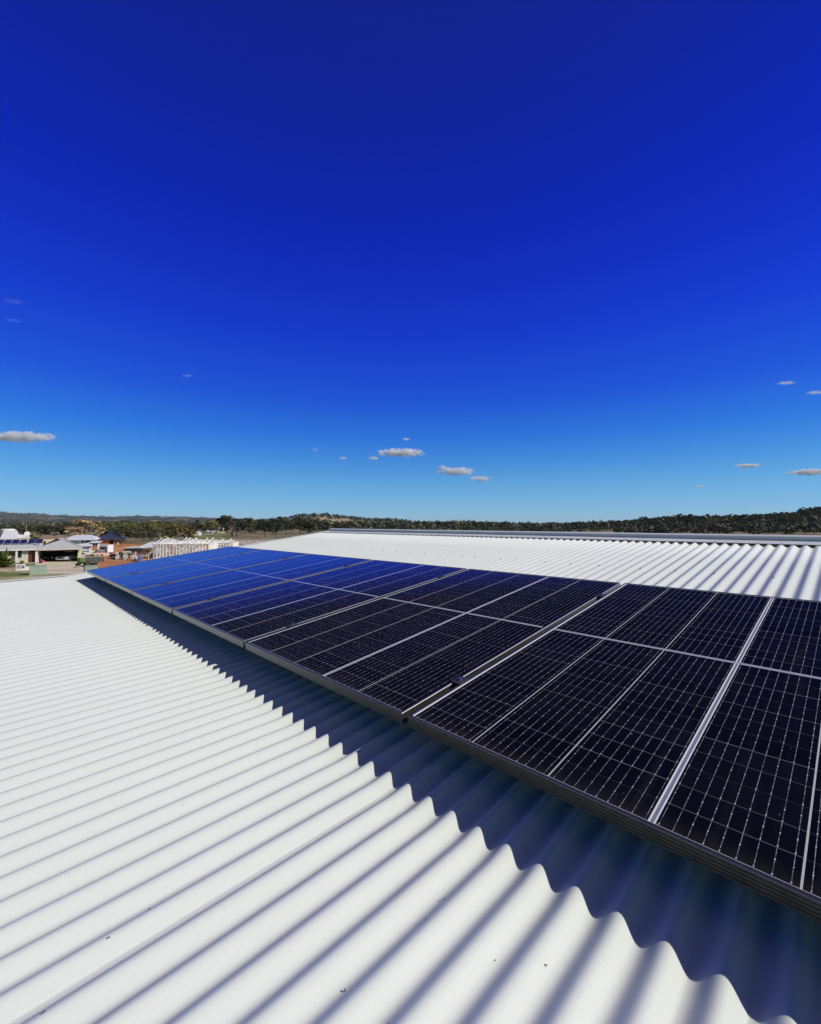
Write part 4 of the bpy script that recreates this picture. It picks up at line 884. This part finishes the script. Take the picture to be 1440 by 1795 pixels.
# wooded country: one mass of bush over the hills
def woodland():
    r = np.random.default_rng(3); N = 15000
    px = r.uniform(-420, 1800, N); dep = np.exp(r.uniform(np.log(225), np.log(5200), N))
    # clearings from smooth noise
    X = px / 60.; Yv = np.log(dep) * 9
    cl = np.sin(X * 1.7 + Yv * .9) + np.sin(X * .8 - Yv * 1.7 + 2) + .8 * np.sin(X * 3.1 + Yv * 2.3 + 1) + .7 * np.sin(Yv * 3.9 - X * 2.2)
    thr = np.where(px > 1080, 1.7, np.where(px > 660, .5, .3)); thr = np.where(px < 380, .5, thr)
    keep = (cl < thr) | (r.random(N) < .10); keep &= ~((px > 330) & (px < 480) & (dep < 330))
    keep &= (dep > 420) | (px > 1085) | ((px > 700) & (dep > 330)); keep |= (px > 1080) & (dep < 450) & (r.random(N) < .75); px, dep = px[keep], dep[keep]; n = len(px); z = terr(px, dep)
    H = r.uniform(6.0, 10.5, n) * np.where(dep > 2300, 1.2, 1) * np.where(dep < 430, .5, 1); Wd = H * r.uniform(.75, 1.2, n)
    q = 30; s = n * q
    d = r.normal(size=(n, q, 3)); d /= np.linalg.norm(d, axis=2)[..., None]; d *= (r.uniform(.35, 1, (n, q)) ** .5)[..., None]
    base = np.stack([RH.x * (px - 720) / FOC * dep + FH.x * dep, RH.y * (px - 720) / FOC * dep + FH.y * dep, z + H * .60], 1)
    P = base[:, None] + d * np.stack([Wd / 2, Wd / 2, H * .42], 1)[:, None]
    a = r.normal(size=P.shape); a /= np.linalg.norm(a, axis=2)[..., None]; b = np.cross(a, r.normal(size=P.shape)); b /= np.linalg.norm(b, axis=2)[..., None]
    sz = (H * .20)[:, None, None] * r.uniform(.7, 1.3, (n, q, 1))
    V = np.stack([P + a * sz, P - a * sz * .5 + b * sz * .9, P - a * sz * .5 - b * sz * .9], 2).reshape(-1, 3)
    tint = np.clip(np.repeat(r.uniform(.1, .75, n), q) + r.normal(0, .12, s), 0, 1)
    me = npmesh('woodland', V, np.arange(len(V)).reshape(-1, 3), [leafmat('bush_leaves', (.034, .042, .022), (.080, .088, .048), (.17, .165, .095))], col=tint)
    tag(obj('woodland', me), 'grey-green bushland covering the far hills and plain', 'woodland', kind='stuff')
woodland()

# ------------------------------------------------------------------ clouds (small fair-weather puffs far away, real volumes of vapour)
def cloud(px, py, wpx, hpx, dens, label, seed):
    alt = 1500.; dep = alt / ((hor(px) - py) / FOC); w, h = wpx / FOC * dep / 2 * 1.2, hpx / FOC * dep / 2 * 1.25
    bm = MB(); n, m = 20, 10
    vs = [(math.cos(2 * math.pi * i / n) * math.sin(math.pi * j / m), math.sin(2 * math.pi * i / n) * math.sin(math.pi * j / m), math.cos(math.pi * j / m)) for j in range(m + 1) for i in range(n)]
    bm.add(vs, [(j * n + i, j * n + (i + 1) % n, (j + 1) * n + (i + 1) % n, (j + 1) * n + i)[::-1] for j in range(m) for i in range(n)])
    mat = bpy.data.materials.new('cloud_vapour'); mat.use_nodes = True; t = mat.node_tree; t.nodes.remove(t.nodes['Principled BSDF'])
    def N(k, **kw):
        x = t.nodes.new(k)
        for a, v in kw.items(): setattr(x, a, v)
        return x
    def mth(op, a, b=0.):
        x = N('ShaderNodeMath', operation=op)
        for q, v in ((0, a), (1, b)):
            if isinstance(v, (int, float)): x.inputs[q].default_value = v
            else: t.links.new(v, x.inputs[q])
        return x.outputs[0]
    co = N('ShaderNodeTexCoord').outputs['Object']; mp = N('ShaderNodeMapping'); t.links.new(co, mp.inputs[0]); mp.inputs['Location'].default_value = (seed * 3.1, seed * 1.7, 0); mp.inputs['Scale'].default_value = (max(1., wpx / hpx * .5), 1.2, .8)
    nz = N('ShaderNodeTexNoise'); nz.inputs['Scale'].default_value = 1.7; nz.inputs['Detail'].default_value = 4; nz.inputs['Roughness'].default_value = .6; t.links.new(mp.outputs[0], nz.inputs['Vector'])
    ln = N('ShaderNodeVectorMath', operation='LENGTH'); t.links.new(co, ln.inputs[0])
    v = mth('SUBTRACT', mth('ADD', mth('SUBTRACT', 1., ln.outputs['Value']), mth('MULTIPLY', mth('SUBTRACT', nz.outputs[0], .5), 3.2)), .26)
    v = mth('MINIMUM', mth('MAXIMUM', mth('MULTIPLY', v, 2.2), 0.), 1.)
    pv = N('ShaderNodeVolumePrincipled'); pv.inputs['Color'].default_value = (.955, .975, 1, 1); pv.inputs['Anisotropy'].default_value = .0
    t.links.new(mth('MULTIPLY', v, dens * 1.0 / (h * 1.2)), pv.inputs['Density']); t.links.new(pv.outputs[0], t.nodes['Material Output'].inputs['Volume'])
    o = bm.build('cloud', mat, None, spot(px, dep, alt), (0, 0, YAW + sitephi(px) * 0)); o.scale = (w, w * .5, h)
    tag(o, label, 'cloud', 'small white clouds low in the sky')
for i, c in enumerate([(703, 793, 80, 13, 3.2, 'largest white cloud, long and flat in the middle of the sky'), (655, 803, 18, 7, 2.2, 'small puff at the lower left of the largest middle cloud'),
    (712, 769, 14, 5, 1.6, 'tiny puff directly above the largest middle cloud'), (800, 826, 60, 13, 3.2, 'double white cloud right of the largest middle one'), (776, 820, 20, 8, 2.2, 'small lobe at the left end of the double cloud'),
    (842, 839, 40, 9, 1.6, 'thin fading cloud at the lower right of the double cloud'), (601, 803, 15, 6, 1.3, 'faint small puff left of the middle clouds, lower one'), (553, 788, 14, 7, .4, 'faintest puff farthest left of the middle clouds'),
    (34, 765, 112, 15, 2.2, 'long tapering cloud at the left edge of the photo'), (1313, 816, 42, 6, 2.2, 'flat white cloud streak on the right above the hill'), (1426, 827, 76, 10, 3., 'bright cloud cut by the right edge above the hill'),
    (1384, 669, 32, 5, .6, 'thin high wisp near the right edge'), (1436, 686, 30, 5, .6, 'curved high wisp cut by the right edge'), (1227, 853, 16, 5, 1.8, 'tiny low puff right of the middle above the horizon'), (14, 523, 40, 6, .05, 'faintest high wisp at the left edge, upper one'), (14, 557, 30, 6, .05, 'faint high wisp at the left edge, lower one'), (325, 656, 20, 5, .2, 'faint high wisp in the left part of the sky')]):
    cloud(*c, seed=i + 1)
sc.cycles.volume_bounces = 32; sc.cycles.volume_step_rate = .5; sc.cycles.volume_max_steps = 128

hz = MB(); hz.box(-9800, -9800, -75, 9800, 9800, 145)
hm = bpy.data.materials.new('haze_air'); hm.use_nodes = True; ht = hm.node_tree; ht.nodes.remove(ht.nodes['Principled BSDF'])
pv = ht.nodes.new('ShaderNodeVolumePrincipled'); pv.inputs['Color'].default_value = (.70, .82, 1, 1); pv.inputs['Density'].default_value = .000042
ht.links.new(pv.outputs[0], ht.nodes['Material Output'].inputs['Volume'])
tag(hz.build('haze', hm), 'thin pale blue air over the distant hills', 'haze', kind='stuff')
